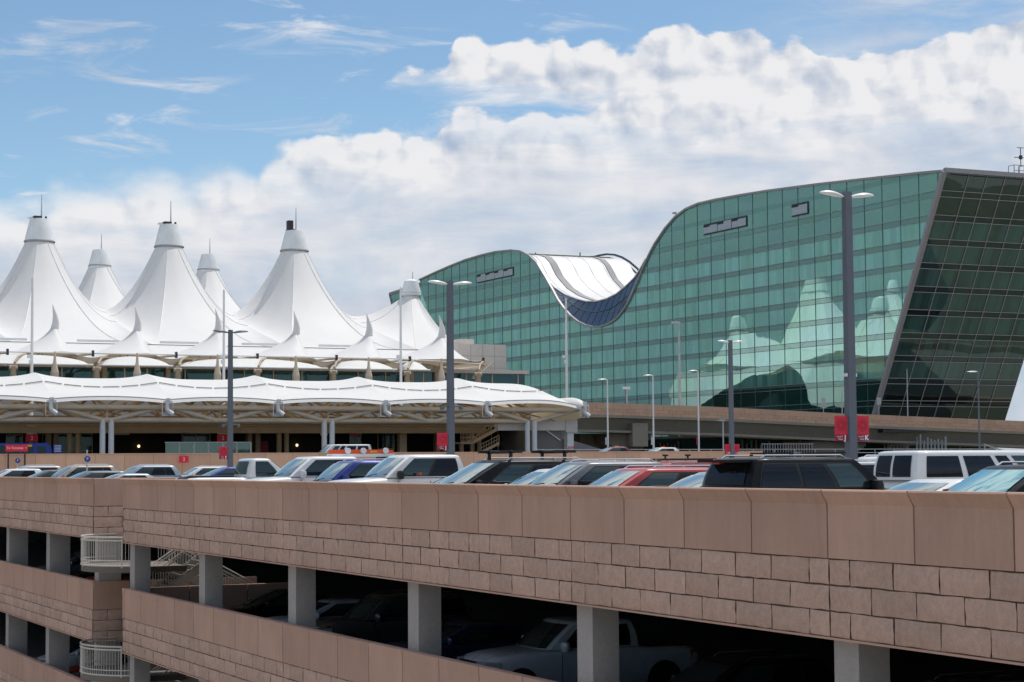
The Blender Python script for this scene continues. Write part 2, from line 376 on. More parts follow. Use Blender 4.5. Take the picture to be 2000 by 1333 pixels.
bot2 = curve([(600,150),(720,155),(760,160),(850,166),(900,192),(980,200),(1100,204),(1250,230),(1400,260),(2000,300),(2200,300)])
def dnoise(scale, detail, rough, sz=1.0, off=(0,0,0), dist=0.0):
    mp = N(nt, 'ShaderNodeMapping'); mp.inputs['Scale'].default_value = (scale, scale, scale*sz); mp.inputs['Location'].default_value = off; L(nt, D, mp.inputs[0])
    n = N(nt, 'ShaderNodeTexNoise', i_Scale=1.0, i_Detail=detail, i_Roughness=rough, i_Distortion=dist); L(nt, mp.outputs[0], n.inputs[0]); return n.outputs[0]
def sstep(x, a, b):
    n = N(nt, 'ShaderNodeMapRange', interpolation_type='SMOOTHSTEP', i_1=a, i_2=b); L(nt, x, n.inputs[0]); return n.outputs[0]
def puff(off):
    mp = N(nt, 'ShaderNodeMapping'); mp.inputs['Scale'].default_value = (1, 1, 1); mp.inputs['Location'].default_value = off; L(nt, D, mp.inputs[0])
    nn = N(nt, 'ShaderNodeTexNoise', i_Scale=40.0, i_Detail=2.5, i_Roughness=.6); L(nt, mp.outputs[0], nn.inputs[0])
    ad = N(nt, 'ShaderNodeVectorMath', operation='SCALE'); L(nt, nn.outputs['Color'], ad.inputs[0]); ad.inputs['Scale'].default_value = .022
    av = N(nt, 'ShaderNodeVectorMath', operation='ADD'); L(nt, mp.outputs[0], av.inputs[0]); L(nt, ad.outputs[0], av.inputs[1])
    v1 = N(nt, 'ShaderNodeTexVoronoi', feature='F1', i_Scale=34.0); L(nt, av.outputs[0], v1.inputs[0])
    v2 = N(nt, 'ShaderNodeTexVoronoi', feature='F1', i_Scale=82.0); L(nt, av.outputs[0], v2.inputs[0])
    n2 = N(nt, 'ShaderNodeTexNoise', i_Scale=120.0, i_Detail=3.0, i_Roughness=.6); L(nt, av.outputs[0], n2.inputs[0])
    a = mth(nt, 'SUBTRACT', 1.0, mth(nt, 'MULTIPLY', v1.outputs['Distance'], 1.0))
    b = mth(nt, 'SUBTRACT', 1.0, v2.outputs['Distance'])
    return mth(nt, 'ADD', mth(nt, 'ADD', mth(nt, 'MULTIPLY', a, .6), mth(nt, 'MULTIPLY', b, .25)), mth(nt, 'MULTIPLY', n2.outputs[0], .15))
p0 = puff((0, 0, 0)); pl = puff((.0045*RH.x, .0045*RH.y, .007))
big = dnoise(9, 3, .55, 2.2, (3, 1, 0)); streak = dnoise(11, 5, .62, 4.5, (5, 2, 1), .4); fine = dnoise(34, 4, .6, 2.4, (1, 7, 2))
pn = mth(nt, 'MULTIPLY', mth(nt, 'SUBTRACT', p0, .62), .018)
fn = mth(nt, 'MULTIPLY', mth(nt, 'SUBTRACT', fine, .5), .017)
e1 = mth(nt, 'ADD', mth(nt, 'SUBTRACT', top1, el), mth(nt, 'ADD', pn, fn))
e2 = mth(nt, 'ADD', mth(nt, 'SUBTRACT', top2, el), mth(nt, 'ADD', pn, fn))
e2b = mth(nt, 'ADD', mth(nt, 'SUBTRACT', el, bot2), mth(nt, 'MULTIPLY', mth(nt, 'SUBTRACT', streak, .5), .05))
sof = mth(nt, 'MULTIPLY', sstep(az, -.10, -.17), .02)
m1 = N(nt, 'ShaderNodeMapRange', interpolation_type='SMOOTHSTEP', i_1=-.0008); L(nt, e1, m1.inputs[0]); L(nt, mth(nt, 'ADD', sof, .004), m1.inputs[2]); m1 = m1.outputs[0]
m1 = mth(nt, 'MULTIPLY', m1, mth(nt, 'ADD', .84, mth(nt, 'MULTIPLY', sstep(streak, .36, .56), .16)))
m2 = mth(nt, 'MULTIPLY', sstep(e2, -.0008, .0035), sstep(e2b, -.008, .012))
# small wispy clouds over the blue
wis = dnoise(13, 6, .62, 5.0, (2.2, 4.1, .35), .6)
wm = mth(nt, 'MULTIPLY', sstep(wis, .53, .72), mth(nt, 'MULTIPLY', sstep(az, .12, -.02), .8))
high = mth(nt, 'MULTIPLY', sstep(el, .34, .6), sstep(big, .32, .5))  # unseen overhead cloud added to brighten ambient light and windscreen reflections
wm = mth(nt, 'MAXIMUM', wm, high)
veil = mth(nt, 'MULTIPLY', mth(nt, 'MULTIPLY', sstep(az, .08, .2), sstep(streak, .25, .7)), .75)
mask = mth(nt, 'MAXIMUM', mth(nt, 'MAXIMUM', m1, m2), mth(nt, 'MAXIMUM', wm, veil))
# cloud shading: sun side of each billow bright, blue grey in the hollows and bases
emb = mth(nt, 'MULTIPLY', mth(nt, 'SUBTRACT', p0, pl), 3.6)
depth1 = sstep(mth(nt, 'MAXIMUM', mth(nt, 'MULTIPLY', e1, 1.0), -1.0), .0, .085)
rim2 = mth(nt, 'MULTIPLY', m2, sstep(e2, .06, .0))
rim1 = mth(nt, 'MULTIPLY', m1, sstep(e1, .045, .0))
lit = mth(nt, 'ADD', .56, mth(nt, 'MULTIPLY', mth(nt, 'MAXIMUM', rim1, rim2), .36))
lit = mth(nt, 'ADD', lit, mth(nt, 'MULTIPLY', emb, mth(nt, 'ADD', .10, mth(nt, 'MULTIPLY', mth(nt, 'MAXIMUM', rim1, rim2), .8))))
lit = mth(nt, 'ADD', lit, mth(nt, 'MULTIPLY', mth(nt, 'SUBTRACT', big, .5), 1.5))
lit = mth(nt, 'ADD', lit, mth(nt, 'MULTIPLY', mth(nt, 'SUBTRACT', streak, .5), 1.3))
low = sstep(el, .12, .03)
lit = mth(nt, 'SUBTRACT', lit, mth(nt, 'MULTIPLY', low, .42), clamp=True)
ccol = mixc(nt, lit, (2.85, 3.35, 4.25), (5.65, 5.65, 5.75))
skc = mixc(nt, 1.0, sky.outputs[0], (.70, .78, .77), 'MULTIPLY')
# unseen dark cloud bank added left of view to darken the hotel's reflections
inb = mth(nt, 'MULTIPLY', sstep(az, -1.75, -1.5), sstep(az, -.42, -.62))
mask = mth(nt, 'MULTIPLY', mask, mth(nt, 'SUBTRACT', 1.0, mth(nt, 'MULTIPLY', inb, .8)))
dark_bank = mth(nt, 'MULTIPLY', inb, sstep(mth(nt, 'ADD', el, mth(nt, 'MULTIPLY', mth(nt, 'SUBTRACT', big, .5), .25)), .42, .22))
fin = mixc(nt, mask, skc, ccol)
dark_bank_col = mixc(nt, streak, (1.1, 1.35, 1.55), (2.1, 2.5, 2.75))
fin = mixc(nt, dark_bank, fin, dark_bank_col)
L(nt, fin, bg.inputs[0])
SKYMIX = (nt, skc)
SC.view_settings.view_transform = 'Standard'; SC.view_settings.look = 'None'; SC.view_settings.exposure = 0; SC.view_settings.gamma = 1
SC.cycles.max_bounces = 6; SC.cycles.diffuse_bounces = 3; SC.cycles.glossy_bounces = 4
SC.cycles.use_denoising = True; SC.cycles.use_adaptive_sampling = True; SC.cycles.adaptive_threshold = .02
try: SC.cycles.denoiser = 'OPENIMAGEDENOISE'
except Exception: pass
# ================================================================ ground and garages
D = 18.13; FL = 4.09; PW = 2.286; BAY = 4*PW
Y_END = 72.5; Y_L0 = 77.2; Y_BACK = 149.6; X_BACK = 128.0

M['apron'] = simple('pale_bounce_road', (.36, .31, .26), .9, var=.15, scale=.1, fine=2)  # unseen road, made pale and warm to bounce sunlight onto the garage wall
g = MB(); S = 6000
g.add([(-S,-S,-13.2),(S,-S,-13.2),(S,S,-13.2),(-S,S,-13.2)], [(0,1,2,3)])
tag(g.build('ground', M['earth']), kind='structure')
g = MB(); g.box((-160, -90, -13.196), (250, 152, -13.19)); tag(g.build('service_road', M['apron']), kind='structure')

def tone(o):
    me = o.data; n = len(me.vertices); par = list(range(n))
    def fd(a):
        while par[a] != a: par[a] = par[par[a]]; a = par[a]
        return a
    for p in me.polygons:
        v = p.vertices; r0 = fd(v[0])
        for q in v[1:]: par[fd(q)] = r0
    r2 = random.Random(n); val = {}; out_ = []
    for p in me.polygons:
        k = fd(p.vertices[0])
        if k not in val: val[k] = r2.uniform(-1, 1)
        out_.append(val[k])
    at = me.attributes.new('tone', 'FLOAT', 'FACE'); at.data.foreach_set('value', out_); return o

def panels(P, u0, u1, zt, joints, flare, mats_i=0):
    """smooth precast panels between joints: P(u, out, z) -> world; zt top level"""
    m = MB(); js = [u0] + [j for j in joints if u0 + .05 < j < u1 - .05] + [u1]
    for a, b in zip(js[:-1], js[1:]):
        a2, b2 = a + .02, b - .02
        z0, z1, z2 = zt - 1.105, zt - .235, zt
        prof = [(0, z0), (0, z1), (flare, z2-.025), (flare-.02, z2), (-.22, z2), (-.22, z0)]
        vs = [P(a2, o, z) for o, z in prof] + [P(b2, o, z) for o, z in prof]; n = len(prof)
        m.add(vs, [tuple(range(n)), tuple(range(n, 2*n))[::-1]] + [(i, n+i, n+(i+1) % n, (i+1) % n) for i in range(n)])
    return m
def blocks(P, u0, u1, zt, bayj, rows=3, seed=1):
    m = MB(); rr = random.Random(seed); bw = PW/2; h = .42
    ends = [u0] + [j for j in bayj if u0 + .1 < j < u1 - .1] + [u1]
    for k in range(rows):
        zb = zt - 1.115 - (k+1)*h
        for a, b in zip(ends[:-1], ends[1:]):
            us = [a]; u = a + (bw if k % 2 else bw/2)
            while u < b - .3: us.append(u); u += bw
            us.append(b)
            for s, e in zip(us[:-1], us[1:]):
                s2, e2, z0, z1 = s + .012, e - .012, zb + .012, zb + h - .012
                nx, nz = max(2, int((e2-s2)/.19)), 3; ed = .018
                rows_ = []
                for j in range(nz+1):
                    r = []
                    for i in range(nx+1):
                        uu = s2 + (e2-s2)*i/nx; zz = z0 + (z1-z0)*j/nz
                        edge = i in (0, nx) or j in (0, nz)
                        o = -.02 + rr.uniform(-.006, .006) if edge else .012 + rr.uniform(-.012, .016)
                        if edge: uu += rr.uniform(-.009, .009); zz += rr.uniform(-.008, .008)
                        r.append(P(uu, o, zz))
                    rows_.append(r)
                m.grid(rows_)
    return m
def fascia(name, P, u0, u1, zt, joints, bayj, parent, flare=.12, seed=1):
    """one storey-high fascia band: smooth panels over three courses of split-face block on a dark recessed backing"""
    bk = MB(); n = 4
    def bx(u_a, u_b, o_a, o_b, z_a, z_b):
        vs = [P(u, o, z) for u, o, z in ((u_a,o_a,z_a),(u_b,o_a,z_a),(u_b,o_b,z_a),(u_a,o_b,z_a),(u_a,o_a,z_b),(u_b,o_a,z_b),(u_b,o_b,z_b),(u_a,o_b,z_b))]
        bk.add(vs, [(0,3,2,1),(4,5,6,7),(0,1,5,4),(1,2,6,5),(2,3,7,6),(3,0,4,7)])
    bx(u0, u1, -.05, -.20, zt-2.37, zt-1.112)
    bx(u0, u1, -.03, -.21, zt-1.11, zt-.24)
    f = bk.build(name, M['joint'], parent)
    o = panels(P, u0, u1, zt, joints, flare).build('smooth_panels', M['panel'], f); tone(o)
    o = blocks(P, u0, u1, zt, bayj, seed=seed).build('block_courses', M['block'], f, smooth=25); tone(o)
    lp = MB(); vs = [P(u, o_, z) for u in (u0, u1) for o_, z in ((.012, zt-2.41), (.012, zt-2.375), (-.21, zt-2.375), (-.21, zt-2.41))]
    lp.add(vs, [(0,1,2,3),(7,6,5,4),(0,4,5,1),(1,5,6,2),(2,6,7,3),(3,7,4,0)]); lp.build('drip_edge', M['panel'], f)
    return f

def front(u, o, z): return (D - o, u, z)                  # wall facing -X
J0 = 26.4
jn = [J0 + PW*k for k in range(-12, 60)]; bj = [J0 + BAY*k for k in range(-4, 16)]

near = thing('parking_garage', 'long tan precast parking garage wing with wide open bays along the foreground', 'parking garage', (D, 8, -12.3))
near.location = (0, 0, 0)
YS = 6.0
for k in range(3):
    fascia('fascia', front, YS, Y_END, 1.2 - FL*k, [j for j in jn if j > YS], bj, near, .12 if k == 0 else 0.02, seed=3+k)
for lv in range(3):                                      # columns between levels
    zt, zb = -1.17 - FL*lv, -FL*(lv+1) + .0
    for k in range(-2, 6):
        yf = 26.63 + BAY*k
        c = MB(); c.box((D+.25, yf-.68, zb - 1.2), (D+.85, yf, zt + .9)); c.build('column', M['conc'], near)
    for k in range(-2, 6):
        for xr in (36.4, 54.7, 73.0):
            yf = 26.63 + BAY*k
            c = MB(); c.box((xr, yf-.68, zb), (xr+.6, yf, zt + .9)); c.build('inner_column', M['inner_shade'], near)
for lv in range(4):
    z = -FL*lv; dk = M['deck'] if lv == 0 else M['inner_shade']
    s = MB(); s.box((D+.22, YS, z-.28), (X_BACK, Y_END-.22, z)); s.build('deck_slab', dk, near)
    for k in range(-2, 6):
        yf = 26.63 + BAY*k - .15
        b = MB(); b.box((D+.30, yf-.4, z-.9), (X_BACK-1, yf, z-.285)); b.build('cross_beam', M['inner_shade'], near)
for lv in range(3):
    w_ = MB(); z = -FL*lv
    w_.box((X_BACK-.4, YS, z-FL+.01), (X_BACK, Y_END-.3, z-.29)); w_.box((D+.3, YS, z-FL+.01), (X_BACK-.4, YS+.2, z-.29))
    w_.build('light_block_wall', M['inner_shade'], near)  # unseen closing walls, added to keep light out of the covered levels

for lv in range(2):                                      # service pipe and light fittings under the slab
    z = -FL*lv - .95
    m_ = MB(); m_.tube((D+2.6, YS+1, z), (D+2.6, Y_END-1, z), .06, n=8); m_.build('sprinkler_pipe', M['conc'], near)
    for k in range(1, 14):
        y = YS + BAY*k*.5; m_ = MB(); m_.box((D+5.2, y-.6, z-.02), (D+5.4, y+.6, z+.06)); m_.build('light_fitting', M['conc'], near)

# far wing of the same garage, beyond the open stair notch
far = thing('parking_garage', 'second tan parking garage wing beyond the open stair gap, left of the long wing', 'parking garage', (0,0,0))
for k in range(3):
    fascia('fascia', front, Y_L0, 147, 1.2 - FL*k, [Y_L0 + PW*i for i in range(1, 40)], [Y_L0 + BAY*i for i in range(1, 10)], far, .12 if k == 0 else .02, seed=9+k)
XN = 24.9
def notch_n(u, o, z): return (u, Y_L0 - .035 - o, z)             # face turned to -Y
def notch_s(u, o, z): return (u, Y_END + .035 + o, z)            # face turned to +Y
for k in range(3):
    f = fascia('end_fascia', notch_n, D+.005, XN, 1.2 - FL*k, [D+.02+1.45+1.9*i for i in range(12)], [], far, .0, seed=20+k)
    f2 = fascia('end_fascia', notch_s, D+.005, XN, 1.2 - FL*k, [D+.24+PW*i for i in range(1, 10)], [], near, .0, seed=30+k)
for lv in range(3):
    zt, zb = -1.17 - FL*lv, -FL*(lv+1)
    for k in range(0, 8):
        yf = Y_L0 + .12 + (0 if k == 0 else 0) + BAY*k
        c = MB(); c.box((D+.25, yf, zb-1.2), (D+1.15, yf+.68, zt+.9)); c.build('column', M['conc'], far)
for lv in range(4):
    z = -FL*lv; dk = M['deck'] if lv == 0 else M['inner_shade']
    s = MB(); s.box((D+.22, Y_L0+.22, z-.28), (X_BACK, Y_BACK, z)); s.build('deck_slab', dk, far)
    s = MB(); s.box((XN+.01, Y_END-.22, z-.281), (X_BACK, Y_L0+.22, z-.001)); s.build('deck_link', dk, far)
    for k in range(0, 8):
        yf = Y_L0 + .22 + BAY*k
        b = MB(); b.box((D+.30, yf, z-.9), (X_BACK-1, yf+.4, z-.285)); b.build('cross_beam', M['inner_shade'], far)
for lv in range(3):
    w_ = MB(); z = -FL*lv
    w_.box((X_BACK-.4, Y_L0+.3, z-FL+.01), (X_BACK, Y_BACK, z-.29)); w_.box((D+.3, 148.6, z-FL+.01), (X_BACK-.4, 148.9, z-.29)); w_.build('light_block_wall', M['inner_shade'], far)  # added out of sight to block light from the far wing's interior

mk = MB()
for xa_, xb_ in ((D+.9, D+6.1), (30.6, 35.6), (36.0, 41.0), (48.5, 53.5), (53.9, 59), (66, 71), (71.4, 76.5)):
    y = YS + 2
    while y < Y_BACK-2:
        if not (Y_END-.4 < y < Y_L0+.4 and xa_ < XN+1): mk.box((xa_, y-.05, .004), (xb_, y+.05, .008))
        y += 2.65
tag(mk.build('parking_marking', M['white_line']), kind='structure')

# ---- curved stair landings with balusters, and the flights behind them
def landing(zf, label, top):
    t = thing('stair_landing', label, 'stair landing', (0,0,0), group='curved stair landings in the garage gap')
    cx, cy, ax, ay = D+.9, (Y_END+Y_L0)/2, 1.85, 2.25
    arc = [(cx - ax*math.cos(a), cy + ay*math.sin(a)) for a in [R(-90 + 180*i/40) for i in range(41)]]
    s = MB(); poly = arc + [(cx+1.6, cy+ay), (cx+1.6, cy-ay)]
    s.prism(poly, 'z', zf-.22, zf); s.build('landing_slab', M['pier'], t)
    for i, h in enumerate((1.10, .98, .22, .03)):
        r = MB(); r.path([(x, y, zf + h) for x, y in arc], .032 if i != 2 else .02, 8); r.build('rail', M['rail'], t, smooth=40)
    b = MB()
    # balusters evenly spaced along the arc
    acc = 0; last = arc[0]; pts = []
    for a_, b_ in zip(arc[:-1], arc[1:]):
        d = math.dist(a_, b_); 
        while acc <= d:
            f = acc/d; pts.append((a_[0]+(b_[0]-a_[0])*f, a_[1]+(b_[1]-a_[1])*f)); acc += .125
        acc -= d
    for x, y in pts: b.tube((x, y, zf+.03), (x, y, zf+.98), .011, n=6)
    b.build('balusters', M['rail'], t)
    for i in (6, 20, 34):
        p = MB(); x, y = arc[i]; p.tube((x, y, zf-.05), (x, y, zf+1.12), .03, n=8); p.build('rail_post', M['rail'], t)
    return t
M['rail'] = simple('painted_rail', (.58, .55, .50), .45, var=.06)
landing(-2.12, 'upper curved landing with pale balusters between the two garage wings', 0)
landing(-2.12-FL, 'lower curved landing with pale balusters between the two garage wings', 1)
def flight(a, b, w, label):
    t = thing('stair_flight', label, 'staircase', (0,0,0), group='stair flights in the garage gap')
    a = Vector(a); b = Vector(b); n = max(6, int(abs(b.z-a.z)/.17)); s = MB()
    for i in range(n):
        p = a.lerp(b, i/n); q = a.lerp(b, (i+1)/n); zz = max(p.z, q.z)
        s.box((p.x, a.y, zz-.17), (q.x, a.y+w, zz-.001*i*0))
    s.build('treads', M['pier'], t)
    for yy in (a.y, a.y+w):
        st = MB(); st.beam((a.x, yy, a.z-.1), (b.x, yy, b.z-.1), .05, .3); st.build('stringer', M['rail'], t)
        r = MB()
        for h in (1.0, .88, .12): r.tube((a.x, yy, a.z+h), (b.x, yy, b.z+h), .024, n=8)
        r.build('handrail', M['rail'], t)
        bl = MB(); k = int((b-a).length/.13)
        for i in range(k+1): p = a.lerp(b, i/k); bl.tube((p.x, yy, p.z+.1), (p.x, yy, p.z+.9), .010, n=5)
        bl.build('balusters', M['rail'], t)
for lv in range(2):
    z = -2.12 - FL*lv; q = ('upper', 'lower')[lv]
    flight((20.6, 75.1, z+.0), (24.2, 75.1, z-1.97), 1.5, f'{q} flight with pale balusters going down from the {q} curved landing')
    flight((19.7, 72.95, z-1.97+.9), (23.6, 72.95, z+2.12-.6), 1.5, f'{q} flight with pale balusters climbing from the {q} curved landing')
# ================================================================ upper road wall, terminal canopy, terminal building, tent roofs
zl = 1.6
u = MB(); u.box((-160, 150.41, -6), (96, 260, zl-.004)); tag(u.build('upper_road', M['asphalt']), kind='structure')
u = MB()
for i in range(30):
    x = -60 + i*6; u.box((x, 168, zl), (x+2.6, 168.14, zl+.004))
uo = u.build('lane_marking', M['white_line']); uo.parent = bpy.data.objects['upper_road']

fw = thing('retaining_wall', 'long tan precast wall along the raised terminal road behind the parked cars', 'wall', (0,0,0))
X0w, X1w = -70.0, onY(1490, 880, 150).x
m = MB(); x = X0w
while x < X1w - .1:
    e = min(x + 2.29, X1w); m.box((x+.012, 150, -12), (e-.012, 150.4, 2.6)); x = e
o = m.build('wall_panels', M['tan'], fw); tone(o)
m = MB(); m.box((X0w, 150.03, -12), (X1w, 150.37, 2.59)); m.build('wall_core', M['tan_joint'], fw)
m = MB(); m.box((X0w, 149.95, 2.603), (X1w, 150.43, 2.68)); m.build('coping', M['tan'], fw)

# ---- curbside fabric canopy
YC = 185.0
masts = [onY(px, 778, YC).x for px in (-138, 100, 327, 543, 752, 950, 1140)]
can = thing('fabric_canopy', 'long scalloped white fabric canopy on beige tubular trusses over the terminal curb', 'canopy', (0,0,0))
def cz(X, v, a, b):                       # v = distance behind the front edge; bay from mast a to b
    s = (X-a)/(b-a); sc = 4*s*(1-s)       # 0 at masts, 1 in mid bay
    pk = 1-sc
    if v < 3.6: t = v/3.6; z = lerp(8.05 + .28*sc, 9.62 + .32*(pk-.5)*1.6, t**.85)
    elif v < 8: t = (v-3.6)/4.4; z = lerp(9.62 + .32*(pk-.5)*1.6, 10.45 + .5*pk**1.6, math.sin(t*math.pi/2))
    else: t = (v-8)/9; z = lerp(10.45 + .5*pk**1.6, 8.6, t*t)
    return z

for i, (a, b) in enumerate(zip(masts[:-1], masts[1:])):
    last = i == len(masts)-2
    rows = []
    for j in range(29):
        v = 17*j/28; r = []
        for k in range(25):
            X = lerp(a, b, k/24); z = cz(X, v, a, b)
            if last and k > 11:             # rounded end of the canopy
                q = (k-11)/13; z = lerp(z + .25*(1-(1-q)*0) * math.sin(q*math.pi*.5)*0, 7.6, q**3.2 if v < 30 else q)
            r.append((X, YC + v, z))
        rows.append(r)
    m = MB(); m.grid(rows); m.build('membrane', M['fab2'], can, smooth=50, fix=False)
    # seam of short grey battens along the front slope, and the grey edge cable with its white lip
    sm = MB(); ns = 6
    for k in range(ns):
        xa, xb = lerp(a, b, (k+.06)/ns), lerp(a, b, (k+.94)/ns)
        if last and k == ns-1: continue
        def pt(x): return (x, YC+3.5, cz(x, 3.6, a, b)+.06)
        sm.beam(pt(xa), pt(xb), .10, .09)
    sm.build('seam_batten', M['seam'], can)
    ec = MB(); pts = []
    for k in range(13):
        X = lerp(a, b, k/12); z = cz(X, 0, a, b)
        if last: z = lerp(z, 7.6, max(0, (k/12-.46)/.54)**3.2)
        pts.append((X, YC-.03, z+.05))
    ec.path(pts, .05, 6); ec.build('edge_cable', M['seam'], can)
    lp = MB()
    for p, q in zip(pts[:-1], pts[1:]): lp.add([(p[0], YC-.06, p[2]-.03), (q[0], YC-.06, q[2]-.03), (q[0], YC-.30, q[2]-.36), (p[0], YC-.30, p[2]-.36)], [(0,1,2,3)])
    lp.build('valance', M['fab2'], can, fix=False)
# rolled end hood
xe = masts[-1]; rr = []
for j in range(25):
    t = (j/24)**1.6; yy = YC - .5 + 15*t; q_ = min(1, t/.22); rad = .25 + .95*math.sqrt(max(0, 1-(1-q_)**2))
    rr.append([(xe - .35 + rad*math.cos(R(a_))*1.0, yy, 7.5 + rad*1.05*math.sin(R(a_))) for a_ in range(190, -95, -15)])
m = MB(); m.grid(rr); m.build('end_hood', M['fab2'], can, smooth=60, fix=False)
for i, a in enumerate(masts):
    h = MB(); zc = 7.85
    h.box((a-.42, YC-.35, zc-.10), (a+.42, YC-.05, zc+.12)); h.box((a-.2, YC-.4, zc+.12), (a+.2, YC-.1, zc+.38))
    for sx in (-.55, .5): h.tube((a+sx, YC-.2, zc), (a+sx, YC-.2, zc-1.3), .045, n=8)
    h.tube((a-.55, YC-.2, zc-1.3), (a+.5, YC-.2, zc-1.3), .035, n=8)
    h.tube((a-.1, YC-.2, zc-.1), (a-.05, YC-.25, zc-.8), .18, .22, n=10)
    h.tube((a-.12, YC-.25, zc-.72), (a+.42, YC-.35, zc-1.18), .23, .27, n=12)
    h.build('cable_anchor', M['steelw'], can, smooth=40)
# trusses: front beam, lower chord, V braces, cross frames
for yy, zt in ((YC+.5, 7.35), (YC+8, 8.6), (YC+15.5, 7.6)):
    m = MB(); m.tube((masts[0], yy, zt), (masts[-1]-.6, yy, zt), .26, n=12); m.build('top_chord', M['beige_lt'], can, smooth=40)
for yy in (YC+1.2, YC+8, YC+15.5):
    m = MB(); m.tube((masts[0], yy, 6.15), (masts[-1]-6.2, yy, 6.15), .25, n=12); m.build('lower_chord', M['beige_lt'], can, smooth=40)
for i, (a, b) in enumerate(zip(masts[:-1], masts[1:])):
    c = (a+b)/2
    for yy, w_ in ((YC+1.2, .24), (YC+8, .2), (YC+15, .2)):
        zt = 7.45 if yy < YC+3 else 8.3
        for s, e in ((c-.35, a+.3), (c+.35, b-.3)):
            m = MB(); m.tube((s, yy, 6.1), (e, yy-(.7 if yy < YC+3 else 0), zt), w_, n=10); m.build('brace', M['beige_lt'], can, smooth=40)
    m = MB(); m.tube((c, YC+1.2, 6.2), (c, YC+1.2, 7.4), .09, n=8); m.build('hanger', M['beige_lt'], can)
    for X in (a, c):                       # frames running back under the membrane
        m = MB(); m.tube((X, YC+.5, 7.3), (X, YC+8, 8.7), .16, n=8); m.tube((X, YC+8, 8.7), (X, YC+15.5, 7.5), .16, n=8)
        m.tube((X, YC+1.2, 6.2), (X, YC+8, 8.5), .12, n=8); m.tube((X, YC+8, 6.3), (X, YC+15, 7.4), .12, n=8); m.build('cross_frame', M['beige'], can, smooth=40)
    for q in (.25, .5, .75):               # diagonal ties in plan
        m = MB(); m.tube((lerp(a, b, q), YC+1.2, 6.2), (lerp(a, b, (q+.5) % 1), YC+8, 8.4), .08, n=6); m.build('tie_rod', M['beige'], can)
for i in (1, 3, 5):
    c = (masts[i]+masts[i+1])/2 if i+1 < len(masts) else masts[i]
    for sx in (-.42, .42):
        for yy in (YC+1.2, YC+15.5):
            m = MB(); m.tube((c+sx, yy, zl), (c+sx, yy, 6.2), .27, n=14); m.build('canopy_column', M['steelw'] if yy < YC+3 else M['beige'], can, smooth=40)
# soffit beam over the curb
m = MB(); m.box((masts[0], YC+11, 5.05), (masts[-1]-6.5, YC+11.7, 5.75)); m.build('soffit_beam', M['beige'], can)
m = MB(); m.box((masts[-1]-9.2, YC+2.0, 5.2), (masts[-1]-.6, YC+2.9, 6.35)); m.build('end_beam', M['beige_wall'], can)
m = MB(); xg = onY(1111, 850, YC+2.5).x
m.box((xg-.62, YC+1.9, 5.0), (xg+.75, YC+3.1, 6.35)); m.build('pier_head', M['beige_wall'], can)
m = MB(); m.box((xg-.38, YC+2.1, zl), (xg+.38, YC+2.9, 5.0)); m.build('pier', M['steelw'], can)
m = MB()
for k in range(6): x = xg-.4+.15*k; m.add([(x, YC+2.09, 2.9), (x+.07, YC+2.09, 2.9), (x+.22 if x+.22 < xg+.4 else xg+.4, YC+2.09, 3.5), (x+.13, YC+2.09, 3.5)], [(0,1,2,3)])
m.build('warning_stripes', M['red'], can)

# ---- terminal building: curb frontage below, clerestory strip above
term = thing('terminal_building', 'low beige terminal building with a dark ribbon window behind the white canopies', 'terminal', (0,0,0))
YT = 222.0; XL = -110.0; XR = onY(1031, 725, YT).x
m = MB(); m.box((XL, YT, zl), (XR, 262, 11.3)); m.build('main_block', M['beige_wall'], term)
m = MB(); m.box((XL, YT+.3, 11.3), (XR-.3, 261, 13.0)); m.build('ribbon_window', M['strip_glass'], term)
m = MB(); m.box((XL, YT-.25, 13.0), (XR+.1, 261.6, 13.45)); m.build('roof_edge', M['beige_wall'], term)
m = MB(); x = XL
while x < XR: m.box((x, YT+.17, 11.302), (x+.12, YT+.298, 12.998)); x += 3.6
m.build('mullion_grid', M['beige_lt'], term)
# frontage under the canopy: solid block, recess shade put into its near-black colour, glazed shopfronts
Yf = 207.0
m = MB(); m.box((XL, Yf, zl), (onY(1000, 850, Yf).x, YT-.01, 6.9)); m.build('frontage_shade_block', M['shop_dark'], term)
m = MB(); m.box((XL, Yf-7.5, 5.85), (onY(1000, 850, Yf).x, Yf-.01, 6.9)); m.build('frontage_soffit', M['beige'], term)
for px0, px1, py0, py1 in ((112, 180, 848, 886), (70, 96, 848, 886), (355, 410, 848, 886), (683, 705, 848, 870), (738, 770, 845, 886), (960, 985, 835, 886), (12, 44, 850, 884)):
    a = onY(px0, py1, Yf-.25); b = onY(px1, py0, Yf-.25)
    m = MB(); m.box((a.x, Yf-.25, zl+.02), (b.x, Yf-.03, b.z)); wnd = m.build('shopfront', M['dark_glass'], term)
    f = MB(); n = max(2, int((b.x-a.x)/1.2))
    for k in range(n+1): xx = lerp(a.x, b.x, k/n); f.box((xx-.04, Yf-.30, zl+.02), (xx+.04, Yf-.252, b.z))
    for zz_ in (b.z, lerp(zl, b.z, .5)): f.box((a.x, Yf-.31, zz_-.05), (b.x, Yf-.301, zz_+.05))
    f.build('frame', M['beige_lt'], wnd)
for px in (94, 108, 486, 502, 785, 853, 866):
    a = onY(px, 850, 203); w_ = .5 if px != 785 else .85
    m = MB(); m.box((a.x-w_/2, 202.6, zl), (a.x+w_/2, 203.4, 5.85)); m.build('frontage_column', M['beige'] if px != 785 else M['beige_lt'], term)
m = MB(); m.box((onY(497, 850, 206).x, 205.8, zl+.01), (onY(523, 850, 206).x, 206.4, onY(500, 862, 206).z)); m.build('red_panel', M['red_dk'], term)
m = MB(); m.box((onY(978, 850, 205).x, 204.8, zl+.01), (onY(987, 850, 205).x, 205.4, onY(500, 846, 205).z)); m.build('red_panel', M['red_dk'], term)
